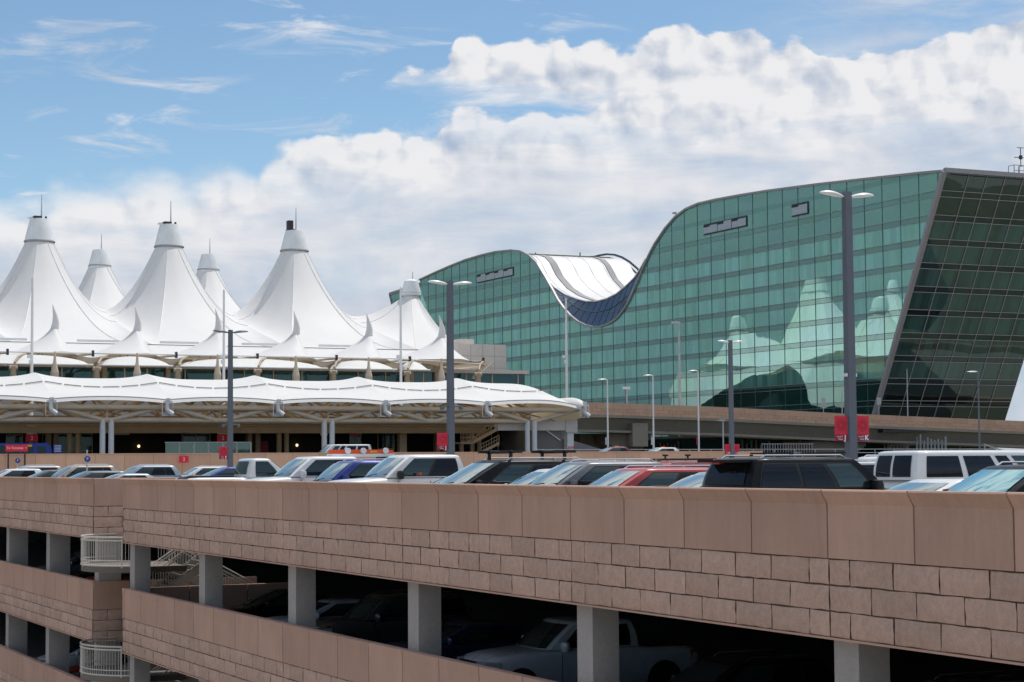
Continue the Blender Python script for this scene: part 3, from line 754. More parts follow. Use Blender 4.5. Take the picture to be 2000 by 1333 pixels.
# stair inside the frontage
st = thing('entrance_stair', 'pale steel stair with railings under the canopy beside the red column', 'staircase', (0,0,0))
a, b = onY(925, 864, 199), onY(972, 838, 199)
for yy in (199, 200.6):
    m = MB(); m.beam((a.x, yy, a.z), (b.x, yy, b.z), .08, .35); m.build('stringer', M['beige_lt'], st)
    m = MB()
    for h in (1.0, .55): m.tube((a.x, yy, a.z+h), (b.x, yy, b.z+h), .04, n=6)
    for k in range(9): p = a.lerp(b, k/8); m.tube((p.x, yy, p.z), (p.x, yy, p.z+1.0), .03, n=6)
    m.build('railing', M['beige_lt'], st)
c_ = onY(900, 864, 199)
m = MB(); m.box((c_.x, 199, a.z-.2), (a.x, 200.6, a.z)); m.build('landing_slab', M['beige_lt'], st)
m = MB()
for h in (1.0, .5, .1): m.tube((c_.x, 199, a.z+h), (a.x, 199, a.z+h), .035, n=6)
for k in range(10): x = lerp(c_.x, a.x, k/9); m.tube((x, 199, a.z), (x, 199, a.z+1.0), .025, n=6)
m.build('railing', M['beige_lt'], st)
p, q = onY(940, 884, 197), onY(975, 866, 197)
m = MB(); m.beam((p.x, 197, p.z), (q.x, 197, q.z), .08, .3)
for h in (.9, .5): m.tube((p.x, 197, p.z+h), (q.x, 197, q.z+h), .035, n=6)
for k in range(8): s_ = p.lerp(q, k/7); m.tube((s_.x, 197, s_.z), (s_.x, 197, s_.z+.9), .025, n=6)
m.build('lower_railing', M['beige_lt'], st)
m = MB(); m.box((c_.x+.1, 199.3, zl), (c_.x+.5, 199.7, a.z-.2)); m.box((a.x-.1, 199.6, zl), (a.x+.2, 199.9, a.z-.2)); m.build('support_post', M['beige'], st)
# glass railing on the curb
gr = thing('glass_railing', 'row of pale green glass guard panels in front of the dark entrance', 'railing', (0,0,0))
a, b = onY(322, 864, 190), onY(490, 864, 190); n = 6
for k in range(n):
    xa, xb = lerp(a.x, b.x, k/n)+.06, lerp(a.x, b.x, (k+1)/n)-.06
    m = MB(); m.box((xa, 190, zl+.1), (xb, 190.04, a.z-.06)); m.build('glass_panel', M['rail_glass'], gr)
    m = MB(); m.box((xb, 189.96, zl), (xb+.12, 190.08, a.z)); m.build('post', M['steelw'], gr)
m = MB(); m.box((a.x, 189.95, a.z-.06), (b.x, 190.09, a.z+.02)); m.build('top_rail', M['steelw'], gr)

# ---- small awning tents along the terminal edge
YA = 224.0; YF = 218.0
pxp = (-58, 107, 268, 425, 578, 720, 862); peaks = [onY(px, 640, YA).x for px in pxp]
vall = [onY(px, 712, YF-2.5).x for px in (-137, 26, 189, 347, 503, 651, 795)] + [onY(950, 705, YA-4).x]
names = ['leftmost small awning tent, cut by the frame edge', 'small awning tent in front of the tallest left tent', 'small awning tent before the second tall tent', 'small awning tent behind the grey twin-arm lamp, between tall tents',
         'small awning tent in front of the third tall tent', 'small awning tent left of the thin white mast', 'small awning tent at the right end of the row beside the beige block']
for i, X0 in enumerate(peaks):
    t = thing('awning_tent', 'white ' + names[i] if i else 'white small awning tent cut off at the left frame edge', 'awning', (0,0,0), group='small awning tents along the terminal edge')
    xa, xb = vall[i], vall[i+1]; end = i == len(peaks)-1; rows = []
    nU, nV = 36, 30
    for j in range(nV+1):
        Y = lerp(YF, 231.0, j/nV); r = []
        for k in range(nU+1):
            X = lerp(xa, xb, k/nU)
            dx = (X-X0)/((X0-xa) if X < X0 else (xb-X0)); dy = (Y-YA)/(7.0)
            rho = min(1, math.hypot(dx, dy))
            base = 14.45 + .25*max(0, (Y-YF)/13)
            z = base + 3.1*(1-rho)**1.75 + .35*math.exp(-(rho/.12)**2)
            for xv in (xa, xb):
                if end and xv == xb: continue
                rv = math.hypot((X-xv)/3.2, (Y-(YF+1.8))/3.4); z -= 1.6*max(0, 1-rv)**1.5
            if end: z -= .75*max(0, (X-X0)/(xb-X0))**1.2 * (1 if Y < YA+3 else 1)
            e = math.sin(math.pi*(k/nU)); Yv = Y + (1-Y/231.0)*0 - (.0 if j else .0) + ((1-e)*.0)
            r.append((X, Yv, z))
        rows.append(r)
    m = MB(); m.grid(rows); m.build('membrane', M['fab'], t, smooth=60, fix=False)
    # horn shaped vent at the peak
    hp = [(X0, YA, 17.5), (X0+.12, YA, 18.3), (X0+.05, YA, 19.0), (X0-.12, YA, 19.7), (X0-.28, YA, 20.35)]; hr = [.50, .40, .29, .14, .02]
    rows = [[(p[0]+q*math.cos(a_), p[1]+q*math.sin(a_), p[2]) for a_ in [2*math.pi*s/14 for s in range(14)]] for p, q in zip(hp, hr)]
    m = MB(); m.grid(rows, closed=True); m.build('vent_horn', M['fab'], t, smooth=60)
    # front edge tube and its nodes
    m = MB(); m.tube((xa, YF, 14.42), (xb - (1.2 if end else 0), YF, 14.42 - (.5 if end else 0)), .09, n=8); m.build('edge_tube', M['steelw'], t, smooth=40)
    # masts: tapered column under the peak, branching funnel column at the valley
    m = MB(); m.lathe([(.42, 10.9), (.46, 12.1), (.17, 13.35), (.10, 14.4)], (onY(pxp[i], 700, YF-2.5).x, YF-2.5, 0), 10); m.build('tapered_mast', M['beige_lt'], t)
    xv = xb if not end else xb - 3.2
    m = MB(); m.tube((xv, YF-2.5, 10.9), (xv, YF-2.5, 12.7), .34, n=10)
    pts = [(xv, YF-2.5, 12.4), (xv+.2, YF-2.3, 13.1), (xv+.75, YF-1.5, 13.8), (xv+2.0, YF+.2, 14.3)]
    m.path(pts, .15, 8); m.tube((xv-.45, YF-2.5, 12.5), (xv+.45, YF-2.5, 12.5), .28, n=8)
    m.build('branching_column', M['beige'], t, smooth=40)
    m = MB(); m.tube((xv+.3, YF-2.4, 12.6), (xv+3.4, YF+.3, 14.3), .06, n=6); m.build('strut', M['beige'], t)
    m = MB(); m.tube((X0-2.6, YF+.5, 13.75), (X0+3.2, YF+.2, 14.35), .13, n=8); m.tube((X0-2.6, YF+.5, 13.2), (X0-2.5, YF+.5, 14.4), .05, n=6); m.build('edge_strut', M['beige'], t)
    m = MB(); m.box((X0+2.9, YF-.12, 14.05), (X0+3.15, YF+.2, 14.75)); m.build('edge_node', M['dark'], t)
# tie-down of the last tent
m = MB(); q = onY(924, 740, 220); e = onY(945, 706, 219)
m.tube(q, e, .2, .16, n=8); m.tube(e + Vector((0,0,.5)), e - Vector((0,0,.7)), .14, n=8); m.build('corner_strut', M['beige_lt'], t)

# long lower drapes seen under the awnings
for i, (pa, pb) in enumerate(((-60, 182), (200, 338), (352, 640), (655, 775), (795, 840))):
    Yd = 215.7; a, b = onY(pa, 700, Yd).x, onY(pb, 700, Yd).x; rows = []
    for j in range(9):
        v = j/8; r = []
        for k in range(21):
            s = k/20; r.append((lerp(a, b, s), Yd + 2.2*v, 12.98 + 1.15*math.sin(math.pi*min(1, max(0, s)))**.45*math.sin(v*math.pi/2)))
        rows.append(r)
    tt = MB(); tt.grid(rows); o = tt.build('lower_drape', M['fab2'], None, smooth=60, fix=False)
    tag(o, ['white fabric drape low behind the two leftmost funnel columns', 'white fabric drape over the first beige framed ribbon window', 'longest white fabric drape, behind the grey lamp post', 'short white fabric drape left of the thin white mast', 'smallest white drape right of the thin white mast'][i], 'fabric drape', 'low fabric drapes under the awnings')
    tt = MB(); tt.tube((a, Yd-.02, 12.98), (b, Yd-.02, 12.98), .11, n=8); tt.build('lower_hem', M['cap'], o)
# beige framed window boxes
for i, (pa, pb) in enumerate(((200, 332), (800, 856))):
    a, b = onY(pa, 712, 221), onY(pb, 712, 221)
    t = thing('window_bay', ['beige framed ribbon window bay under the second awning valley', 'beige framed ribbon window bay near the right end of the awnings'][i], 'window bay', (0,0,0))
    m = MB(); m.box((a.x, 220.8, 13.0), (b.x, 221.9, 13.35)); m.box((a.x, 220.8, 11.3), (a.x+.5, 221.9, 12.998)); m.box((b.x-.5, 220.8, 11.3), (b.x, 221.9, 12.998)); m.build('frame', M['beige'], t)
    m = MB(); m.box((a.x+.5, 221.3, 11.3), (b.x-.5, 221.8, 12.99)); m.build('window_pane', M['strip_glass'], t)
    m = MB(); n = 3 if i == 0 else 2
    for k in range(1, n): x = lerp(a.x, b.x, k/n); m.box((x-.08, 221.2, 11.3), (x+.08, 221.295, 12.99))
    m.build('mullion', M['beige_lt'], t)
# flat apron between awnings and the big tents, and roof gutter
m = MB(); m.grid([[(x, Y, z) for x in [lerp(XL, onY(868, 680, Y).x, k/40) for k in range(41)]] for Y, z in ((230.4, 14.6), (238, 15.7), (246, 16.9), (252.6, 17.7))])
o = m.build('fabric_apron', M['fab'], None, smooth=60, fix=False); tag(o, 'sloping white fabric apron between the small awnings and the tall tents', 'fabric roof')
for k in range(4):
    pa, pb = ((-40, 52), (150, 232), (312, 388), (472, 545))[k]
    Yg = 250.0; m = MB(); m.box((onY(pa, 670, Yg).x, Yg-.2, 17.75), (onY(pb, 670, Yg).x, Yg, 18.05)); o.parent = None
    m.build('gutter', M['cap'], o)
m = MB(); m.box((onY(622, 670, 250).x, 249.8, 17.75), (onY(688, 670, 250).x, 250, 18.05)); m.build('gutter', M['cap'], o)

# ---- tall tents
def tall_tent(X0, Y0, hxl, hxr, F, B, zt, r0, zs, zb, label, capk, mast_h, k_exp=1.75, hatch=None, outer=-1):
    t = thing('roof_tent', label, 'tent roof', (X0, Y0, 0), group='tall white roof tents of the terminal')
    angs = sorted(set([2*math.pi*i/96 for i in range(96)] + [math.atan2(s*f, h) % (2*math.pi) for s, f in ((1, B), (-1, F)) for h in (hxr, -hxl)]))
    rings = []; NR = 26
    for j in range(NR+1):
        tt = (j/NR)**1.35; r = []
        for a in angs:
            ca, sa = math.cos(a), math.sin(a)
            hx = hxr if ca > 0 else hxl; hy = B if sa > 0 else F
            bd = min(hx/abs(ca) if abs(ca) > 1e-6 else 1e9, hy/abs(sa) if abs(sa) > 1e-6 else 1e9)
            if hatch == 'small' and ca > 0 and sa*outer > 0: bd = ((abs(ca)/hx)**1.15 + (abs(sa)/hy)**1.15)**(-1/1.15)
            bx, by = bd*ca, bd*sa
            so = by*outer; s = max(0, min(1, so/(F if outer < 0 else B))); hb = zs - (zs-zb)*s**.8 if so > 0 else zs - 1.5*(-so/(B if outer < 0 else F))
            if s > .999: hb = zb
            if hatch == 'small' and bx < 0: hb += 3.7*(-bx/hxl)**1.5*(1-s**.8)
            kk = k_exp*(1 + .35*(bd-9.5)/16)
            rad = r0 + (bd-r0)*tt
            z = hb + (zt-hb)*(1-tt)**kk
            # slack between radial cables makes the folds
            z -= .06*math.sin(math.pi*tt)*abs(math.sin(6*a+.4))
            r.append((rad*ca, rad*sa, z))
        rings.append(r)
    m = MB(); m.grid(rings, closed=True); m.build('membrane', M['fab'], t, smooth=9, fix=False)
    for a in [math.atan2(-F, hxr), math.atan2(-F, -hxl), R(-38), R(-8), R(200)]:
        m = MB()
        j0 = min(range(len(angs)), key=lambda q: abs(angs[q]-a % (2*math.pi)))
        pts = [Vector(rings[j][j0]) + Vector((0,0,.05)) for j in range(0, NR+1, 2)]; m.path(pts, .035, 5)
        m.build('radial_cable', M['cap'], t)
    z1, z2, ra, rb = capk
    m = MB(); m.lathe([(r0*1.02, zt-.1), (ra, z1), (lerp(ra, rb, .5)*1.01, lerp(z1, z2, .5)), (rb, z2), (rb*.98, z2+.05), (rb*.9, z2+.05)] if hatch != 'small' else
                      [(r0*1.02, zt-.1), (r0*1.02, z1-.4), (ra*1.05, z1-.2), (ra*.98, z1+.6), (ra*.72, z2-.3), (rb*.6, z2)], (0,0,0), 32); m.build('mast_cap', M['cap'], t, smooth=35)
    m = MB(); m.lathe([(ra*1.015, z1+.0), (ra*1.03, z1+.1), (ra*1.0, z1+.22)], (0,0,0), 32); m.build('cap_ring', M['seam'], t)
    m = MB(); m.tube((.25, 0, z2-1), (.25, 0, z2+mast_h), .14, .05, n=8); m.build('mast_tip', M['mast'], t)
    if hatch == 'open':
        m = MB(); m.box((-1.15, -.9, z2+.1), (-.2, .8, z2+.22)); m.box((-1.25, -.85, z2+.22), (-.45, .1, z2+1.5)); m.build('roof_hatch', M['dark'], t)
    elif hatch == 'flat':
        m = MB(); m.box((-1.0, -1.1, z2+.06), (.1, .2, z2+.38)); m.box((.55, -1.1, z2+.06), (.8, -.8, z2+.34)); m.build('roof_hatch', M['dark'], t)
        m = MB(); m.box((-1.6, -.5, z2+.05), (-1.0, .5, z2+.25)); m.build('cap_flap', M['cap'], t)
    return t
def tz_(px, py, Y): p = onY(px, py, Y); return p.z
YB0, YB1 = 278.0, 324.7
fx = [onY(px, 500, YB0).x for px in (-178, 77, 330, 575)]; xe_ = onY(803, 560, YB0).x
cap_of = {0: (421, 470), 1: (429, 474), 2: (440, 484), 3: (452, 492)}
lab = ['tall white tent beyond the left frame edge', 'leftmost tall white tent with flat dark hatch on its cap', 'second tall white tent, with flat dark hatch and thin mast', 'third tall white tent, with an upright dark hatch on its cap']
for i, X in enumerate(fx):
    px = (-178, 77, 330, 575)[i]; zc2, zc1 = tz_(px, cap_of[i][0], YB0), tz_(px, cap_of[i][1], YB0)
    hl = 9.4 if i == 0 else (X-fx[i-1])/2; hr = (fx[i+1]-X)/2 if i < 3 else (xe_-X)/2
    tall_tent(X, YB0, hl, hr, 26, YB1-YB0-23.35+0, zc1+.1, 1.95, 24.3, 17.75, lab[i], (zc1, zc2, 2.15, 1.35), 3.6, hatch='open' if i == 3 else 'flat')
tall_tent(xe_, YB0, (xe_-fx[3])/2, 8.3, 26, 23.35, tz_(803, 577, YB0), .95, 20.6, 17.7, 'shorter end tent of the row with a mushroom cap, in front of the glass hotel', (tz_(803, 574, YB0), tz_(803, 546, YB0), 1.45, .9), 1.2, k_exp=1.8, hatch='small')
bx_ = [onY(px, 520, YB1).x for px in (-52, 195, 407)]; xeb = xe_
for i, X in enumerate(bx_):
    hl = 9.2 if i == 0 else (X-bx_[i-1])/2; hr = (bx_[i+1]-X)/2 if i < 2 else (xeb-X)/2
    tall_tent(X, YB1, hl, hr, 23.35, 26, tz_(407, 531, YB1), 1.9, 24.3, 17.75, ['rear row tall tent hidden behind the leftmost front tent', 'rear row tent rising between the first and second tall tents', 'rear row tent rising between the second and third tall tents'][i],
              (tz_(407, 529, YB1), tz_(407, 498, YB1), 1.9, 1.2), 2.8, hatch='none', outer=1)
tall_tent(xeb, YB1, (xeb-bx_[2])/2, 8.3, 23.35, 26, tz_(803, 577, YB0), .95, 20.6, 17.7, 'rear end tent hidden behind the third tall tent, mirrored in the hotel glass', (tz_(803, 574, YB0), tz_(803, 546, YB0), 1.45, .9), 1.2, k_exp=1.8, hatch='small', outer=1)
# glazed end wall of the terminal under the tents with its arched opening, mirrored in the hotel
ew = thing('terminal_hall', 'glazed great hall wall below the tall tents', 'hall', (0,0,0))
xw = xe_ + 9.3
es = thing('end_membrane', 'white end fabric with a dark arched opening, mirrored in the hotel glass', 'fabric wall', (0,0,0))
m = MB(); ya_, yb_ = 276.0, 336.0; h0, h1 = 286.0, 322.0; rows = [[], []]; nn = 90
for k in range(nn+1):
    y = lerp(ya_, yb_, k/nn); top = 19.6 + .7*math.sin(math.pi*k/nn)
    lo_ = 11.0 + .5*abs(math.sin(k*.35))
    if h0 <= y <= h1: q = (y-h0)/(h1-h0); lo_ = 12.3 + 7.2*min(1, q/.16)**.5*(1-q)**.62
    rows[0].append((xw + 1.2*math.sin(math.pi*k/nn), y, min(lo_, top-.2))); rows[1].append((xw-2.2, y, top))
m.grid(rows); m.build('membrane', M['fab'], es, smooth=60, fix=False)
m = MB(); m.box((XL, 262.01, zl), (xw-6, 345, 17.0)); m.build('hall_block', M['beige_wall'], ew)
m = MB(); arch = [(254, zl), (346, zl)] + [(lerp(346, 254, k/24), 9 + 9.5*math.sin(math.pi*k/24)**.8) for k in range(25)]
m.prism(arch, 'x', xw-5.9, xw-5.4); m.build('arched_window', M['dark_glass'], ew)
# ---- thin white masts behind the canopy
for i, (px, top, base, lab_) in enumerate(((62, 543, 735, 'thin white mast in front of the leftmost tall tent'), (437, 567, 738, 'thin white mast behind the grey twin-arm lamp'), (783, 562, 742, 'thin white mast in front of the short end tent'), (1107, 583, 760, 'thin white mast at the right end of the canopy'))):
    Ym = 206.0; a, b = onY(px, base, Ym), onY(px, top, Ym)
    t = thing('light_mast', lab_, 'mast', (a.x, Ym, zl), group='thin white masts behind the canopy')
    m = MB(); m.tube((0,0,0), (0,0,b.z-zl), .2, .11, n=10); m.build('mast_pole', M['lampw'], t, smooth=40)
    m = MB(); zc = onY(px, 700, Ym).z - zl; m.box((-.45, -.2, zc), (-.2, .2, zc+.35)); m.tube((-.5, 0, zc+.1), (0, 0, zc+.1), .05, n=6); m.box((-.3,-.12,zc-.6),(-.12,.12,zc-.2)); m.build('camera_box', M['lampw'], t)
# ================================================================ hotel with the saddle roof, bridge, block
DH = 158.6
hot = thing('glass_hotel', 'long green glass hotel with a swooping saddle roof and leaning ends', 'hotel', (0,0,0))
C1p = [(820,547),(850,533),(880,520),(910,508),(940,499),(970,492),(1000,489),(1018,491),(1035,500),(1050,515),(1065,540),(1080,566),(1090,585),(1102,602),(1115,617),(1130,629),(1145,636),(1160,639),(1175,638),(1190,633),(1205,623),(1218,608),(1230,588),(1240,566),(1250,542),(1258,522),(1268,500),(1280,477),(1300,447),(1320,424),(1340,409),(1365,398),(1400,390),(1450,381),(1500,373),(1600,360),(1700,349),(1800,338),(1845,334)]
C1 = [(p.y, p.z) for p in (onX(a, b, DH) for a, b in C1p)]; C1.sort()
def itp(c, y):
    if y <= c[0][0]: return c[0][1]
    for (a, b), (e, f) in zip(c[:-1], c[1:]):
        if y <= e: return b + (f-b)*(y-a)/(e-a)
    return c[-1][1]
ZB = -6.0
eR = [(onX(1712, 800, DH).y, onX(1712, 800, DH).z), (onX(1845, 334, DH).y, onX(1845, 334, DH).z)]
slR = (eR[1][0]-eR[0][0])/(eR[1][1]-eR[0][1])
def yR(z): return eR[0][0] + slR*(z-eR[0][1])
YTL = C1[-1][0]; zTL = C1[-1][1]
def yL(z): d = zTL - z; return YTL - (.35*d if d < 3 else 1.05 + (d-3)*.85 if d < 14 else 10.4 + (d-14)*.55)
def inside(y, z): return yR(z) <= y <= yL(z) and z <= itp(C1, y)
def zlow(y):                               # lowest z of the facade at this y
    z = ZB
    while z < 60 and not (yR(z) <= y <= yL(z)): z += .05
    return z
ys = [yR(zT) for zT in [0]]
y0, y1 = eR[1][0], YTL
cols = [y0 + .002 + (y1-y0-.004)*k/340 for k in range(341)]
lows = [zlow(y) for y in cols]
ysb = sorted(set([y0] + cols + [y1]))
m = MB()
for (a, la), (b, lb_) in zip(zip(cols[:-1], lows[:-1]), zip(cols[1:], lows[1:])):
    ta, tb = itp(C1, a), itp(C1, b); la = min(la, ta); lb_ = min(lb_, tb)
    m.add([(DH, a, la), (DH, b, lb_), (DH, b, tb), (DH, a, ta)], [(0,1,2,3)])
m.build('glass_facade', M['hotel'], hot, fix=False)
# mullions
mu = MB(); y = y0 + 4.08*.35
while y < y1 - .3:
    zb = zlow(y); zt = itp(C1, y)
    if zt > zb + .5: mu.box((DH-.06, y-.028, zb), (DH-.004, y+.028, zt-.05))
    y += 4.08
mu.build('glazing_bars', M['mull'], hot)
mh = MB(); levels = []
z = 30.2
while z > ZB: levels += [z, z+.75]; z -= 3.0
levels += [33.2, 33.95, 36.2, 36.95]
for z in levels:
    run = None
    for y in cols:
        ok = inside(y, z)
        if ok and run is None: run = y
        if (not ok or y == cols[-1]) and run is not None:
            if y - run > .6: mh.box((DH-.09, run, z-.03), (DH-.0045, y, z+.03))
            run = None
mh.build('transom_grid', M['mull_lt'], hot)
# roof edge trim
m = MB(); pts = [(DH-.1, a, b) for a, b in C1]
for p, q in zip(pts[:-1], pts[1:]): m.beam(p, q, .4, .3)
m.build('roof_trim', M['trim'], hot)
# louvre panels high on the facade
for (a0, a1, b0, b1, n) in (((933, 1003), None, (537, 522), (553, 540), 4), ((1376, 1459), None, (437, 424), (459, 444), 3), ((1548, 1579), None, (399, 395), (424, 419), 1)):
    p0 = onX(a0[0], b1[0], DH); p1 = onX(a0[1], b0[1], DH); q0 = onX(a0[0], b0[0], DH); q1 = onX(a0[1], b1[1], DH)
    zb, zt = (p0.z+q1.z)/2, (q0.z+p1.z)/2; ya, yb = p1.y, p0.y
    lv = MB(); lv.box((DH-.16, ya, zb), (DH-.005, yb, zt)); lo = lv.build('louvre_frame', M['dark'], hot)
    for k in range(n):
        s, e = lerp(ya, yb, k/n)+.08, lerp(ya, yb, (k+1)/n)-.08
        pb = MB(); pb.box((DH-.2, s, zb+.2), (DH-.165, e, zt-(.12 if k % 2 else .3))); pb.build('louvre_panel', M['louver'], lo)
        pb = MB(); pb.box((DH-.205, lerp(s, e, .55), zt-.5), (DH-.202, e, zt-.12)); pb.build('louvre_slot', M['black'], lo)
# leaning end wall
WX = 26.0; zT = eR[1][1]
P0 = (DH, yR(ZB), ZB); P1 = (DH+WX-3, yR(ZB), ZB); P2 = (DH+WX, yR(zT), zT); P3 = (DH, yR(zT), zT)
m = MB(); P1 = (DH+22.6, yR(ZB), ZB); P2 = (DH+22.6, yR(zT), zT)
m.add([P0, P1, P2, P3], [(0,1,2,3)]); m.build('end_facade', M['hotel_end_shade'], hot, fix=False)
nrm = Vector((0, -1, slR)).normalized()*.06
def xr(z): return DH+22.6
m = MB(); x = DH + 4.0
while x < DH + 22:
    za = ZB
    while xr(za) < x and za < zT: za += .25
    if za < zT-1: m.beam(Vector((x - .0, yR(za), za)) + nrm, Vector((x, yR(zT), zT)) + nrm, .10, .08)
    x += 3.0
m.build('end_mullion', M['mull_end'], hot)
m = MB()
for z in levels:
    if z < zT: m.beam(Vector((DH, yR(z), z)) + nrm*1.3, Vector((xr(z), yR(z), z)) + nrm*1.3, .08, .08)
m.build('end_transom', M['mull_end'], hot)
m = MB(); m.tube((DH-.05, yR(ZB), ZB), (DH-.05, yR(zT), zT), .42, n=12); m.build('corner_trim', M['trim'], hot, smooth=40)
m = MB(); m.beam((DH, yR(zT), zT+.1), (DH+22.9, yR(zT), zT+.1), .5, .6); m.build('end_roof_trim', M['trim'], hot)
m = MB(); m.add([(DH+22.6, yR(ZB), ZB), (DH+22.6, yR(zT), zT), (DH+22.6, yR(zT)+60, zT), (DH+22.6, yR(ZB)+60, ZB)], [(0,1,2,3)]); 
m.build('rear_facade', M['hotel_end_shade'], hot, fix=False)
# parapet glazing in the dip and the white saddle roof behind it
C2p = [(1028,498),(1040,502),(1050,513),(1063,540),(1083,563),(1104,577),(1125,585),(1145,590),(1165,590),(1185,585),(1205,575),(1225,558),(1240,543),(1250,528),(1262,506)]
SET = 2.6; C2 = sorted((p.y, p.z) for p in (onX(a, b, DH+SET) for a, b in C2p))
ya, yb = C2[0][0], C2[-1][0]
NN = 60; m = MB(); rows = [[], []]
for k in range(NN+1):
    t = k/NN; y = lerp(ya, yb, t); rows[1].append((DH+SET, y, itp(C2, y))); rows[0].append((DH+.05, y, min(itp(C1, y-1.0*0), itp(C2, y)+.0)))
m.grid(rows); m.build('parapet_glazing', M['blueglass'], hot, smooth=60, fix=False)
m = MB()
for k in range(2, NN-1, 3):
    a, b = Vector(rows[0][k]), Vector(rows[1][k])
    if (b-a).z > .6: m.beam(a + Vector((-.03,0,.03)), b + Vector((-.03,0,.03)), .05, .05)
m.path([tuple(Vector(rows[0][k]).lerp(Vector(rows[1][k]), .55) + Vector((-.05,0,.05))) for k in range(6, NN-5)], .05, 5)
m.build('parapet_rib', M['mull'], hot)
C3p = [(1038,500),(1047,504),(1075,504),(1110,504),(1150,505),(1185,507),(1215,511),(1232,519),(1246,528),(1262,500)]
XR3 = DH+SET+20
def roofpt(y, v): return (lerp(DH+SET, XR3, v), y, itp(C2, y) - .0)
RY = [lerp(ya, yb, k/70) for k in range(71)]
m = MB(); m.grid([[roofpt(y, j/10) for y in RY] for j in range(11)]); m.build('saddle_roof', M['roofw'], hot, smooth=60, fix=False)
for v0, v1 in ((.13, .20), (.72, .78)):
    m = MB(); m.grid([[tuple(Vector(roofpt(y, v)) + Vector((0,-.08,.10))) for y in RY] for v in (v0, v1)]); m.build('roof_walkway', M['roofg'], hot, smooth=60, fix=False)
m = MB(); m.path([tuple(Vector(roofpt(y, 0)) + Vector((-.05, 0, .10))) for y in RY], .14, 6); m.build('saddle_edge', M['roofw'], hot)
m = MB()
for v in (.0, .33, .5, .66): m.path([tuple(Vector(roofpt(y, v+.04)) + Vector((0,-.03,.05))) for y in RY[20:]], .03, 5)
m.build('roof_seam', M['roofw'], hot)
m = MB(); m.path([tuple(onX(a, b, XR3+3)) for a, b in ((1135,503),(1160,502),(1172,499),(1185,497),(1200,498),(1215,503),(1230,512),(1245,525),(1252,535))], .22, 6)
m.path([tuple(onX(a, b, XR3+3)) for a, b in ((1165,505),(1190,505),(1210,509),(1225,517),(1242,533))], .18, 6)
m.build('rear_parapet', M['blueglass'], hot)
m = MB()
for px in (1046, 1133): p = onX(px, 503, XR3); m.tube(p, p + Vector((0,0,1.0)), .12, n=6)
m.build('roof_vent', M['dark'], hot)
# solid behind the facade for the humps
m = MB(); top = [(DH+1.2, a, b-.5) for a, b in C1 if a < C2[0][0] or a > C2[-1][0]]
for grp in ([p for p in top if p[1] < ya], [p for p in top if p[1] > yb]):
    if len(grp) > 1: m.grid([grp, [(DH+22, b, c) for a, b, c in grp]])
m.build('roof_deck', M['roofw'], hot, fix=False)
m = MB(); m.box((DH+.6, yR(ZB)+8, ZB), (DH+21, yL(5)-6, 12)); m.build('core', M['grey_wall'], hot)
# low wing seen behind the end tent
wy = [onX(760, 572, 181).y, onX(791, 563, 181).y]
m = MB(); a, b, c, d = onX(761, 575, 181), onX(822, 555, 181), onX(822, 640, 181), onX(776, 640, 181)
m.add([a, b, c, d] + [p + Vector((6, 0, 0)) for p in (a, b, c, d)], [(0,1,2,3),(7,6,5,4),(0,4,5,1),(1,5,6,2),(2,6,7,3),(3,7,4,0)]); m.build('rear_wing', M['hotel'], hot)
m = MB(); m.beam(a, b, .5, .7); m.beam(a, d, .4, .4); m.build('rear_wing_trim', M['trim'], hot)

# rooftop antenna at the right frame edge
p = onX(1991, 344, DH+22)
t = thing('rooftop_antenna', 'dark lattice antenna frame on the hotel roof at the right frame edge', 'antenna', tuple(p))
m = MB()
for sx in (-.9, 0, .9):
    m.tube((sx, 0, -.3), (sx, 0, 1.5), .06, n=6)
for z in (.0, .75, 1.5): m.tube((-.9, 0, z), (.9, 0, z), .05, n=6)
for sx in (-.9, .9): m.tube((sx, 1.2, -.3), (sx, 1.2, 1.5), .05, n=6); m.tube((sx, 0, 1.5), (sx, 1.2, 1.5), .05, n=6)
m.build('antenna_cage', M['grey_wall'], t)
m = MB(); m.tube((.3, 0, 1.4), (.3, 0, 4.0), .06, n=6); m.tube((-.3, 0, 4.0), (.9, 0, 4.0), .05, n=6); m.tube((-.8, 0, 2.6), (.8, 0, 2.6), .06, n=6); m.lathe([(.0, 2.3), (.25, 2.4), (.25, 2.9), (0, 3.0)], (.3,0,0), 8); m.build('antenna_mast', M['dark'], t)
p = onX(1323, 418, DH+1)
t = thing('facade_camera', 'small grey camera arm on the hotel roof edge', 'camera', tuple(p)); m = MB(); m.tube((0,0,-.4), (0,.8,.15), .08, n=6); m.box((-.2,.5,.1),(.2,1.3,.35)); m.build('camera_arm', M['trim'], t)

# beige block in front of the hotel
YK = 240.0; a, b = onY(896, 672, YK), onY(989, 730, YK)
t = thing('beige_block', 'plain beige panelled block standing in front of the green hotel', 'building', (0,0,0))
m = MB(); m.box((a.x, YK, zl), (b.x, YK+9, a.z)); m.build('wall', M['beige_wall'], t)
m = MB()
for k in range(1, 4): x = lerp(a.x, b.x, k/4); m.box((x-.03, YK-.012, 12), (x+.03, YK-.002, a.z-.1))
for z in (a.z-1.6, a.z-3.2): m.box((a.x, YK-.013, z-.025), (b.x, YK-.003, z+.025))
m.build('panel_joint', M['seam'], t)
c = onY(926, 663, YK+2); m = MB(); m.box((onY(900, 663, YK+2).x, YK+2, a.z), (c.x, YK+6, c.z)); m.build('roof_box', M['beige_wall'], t)

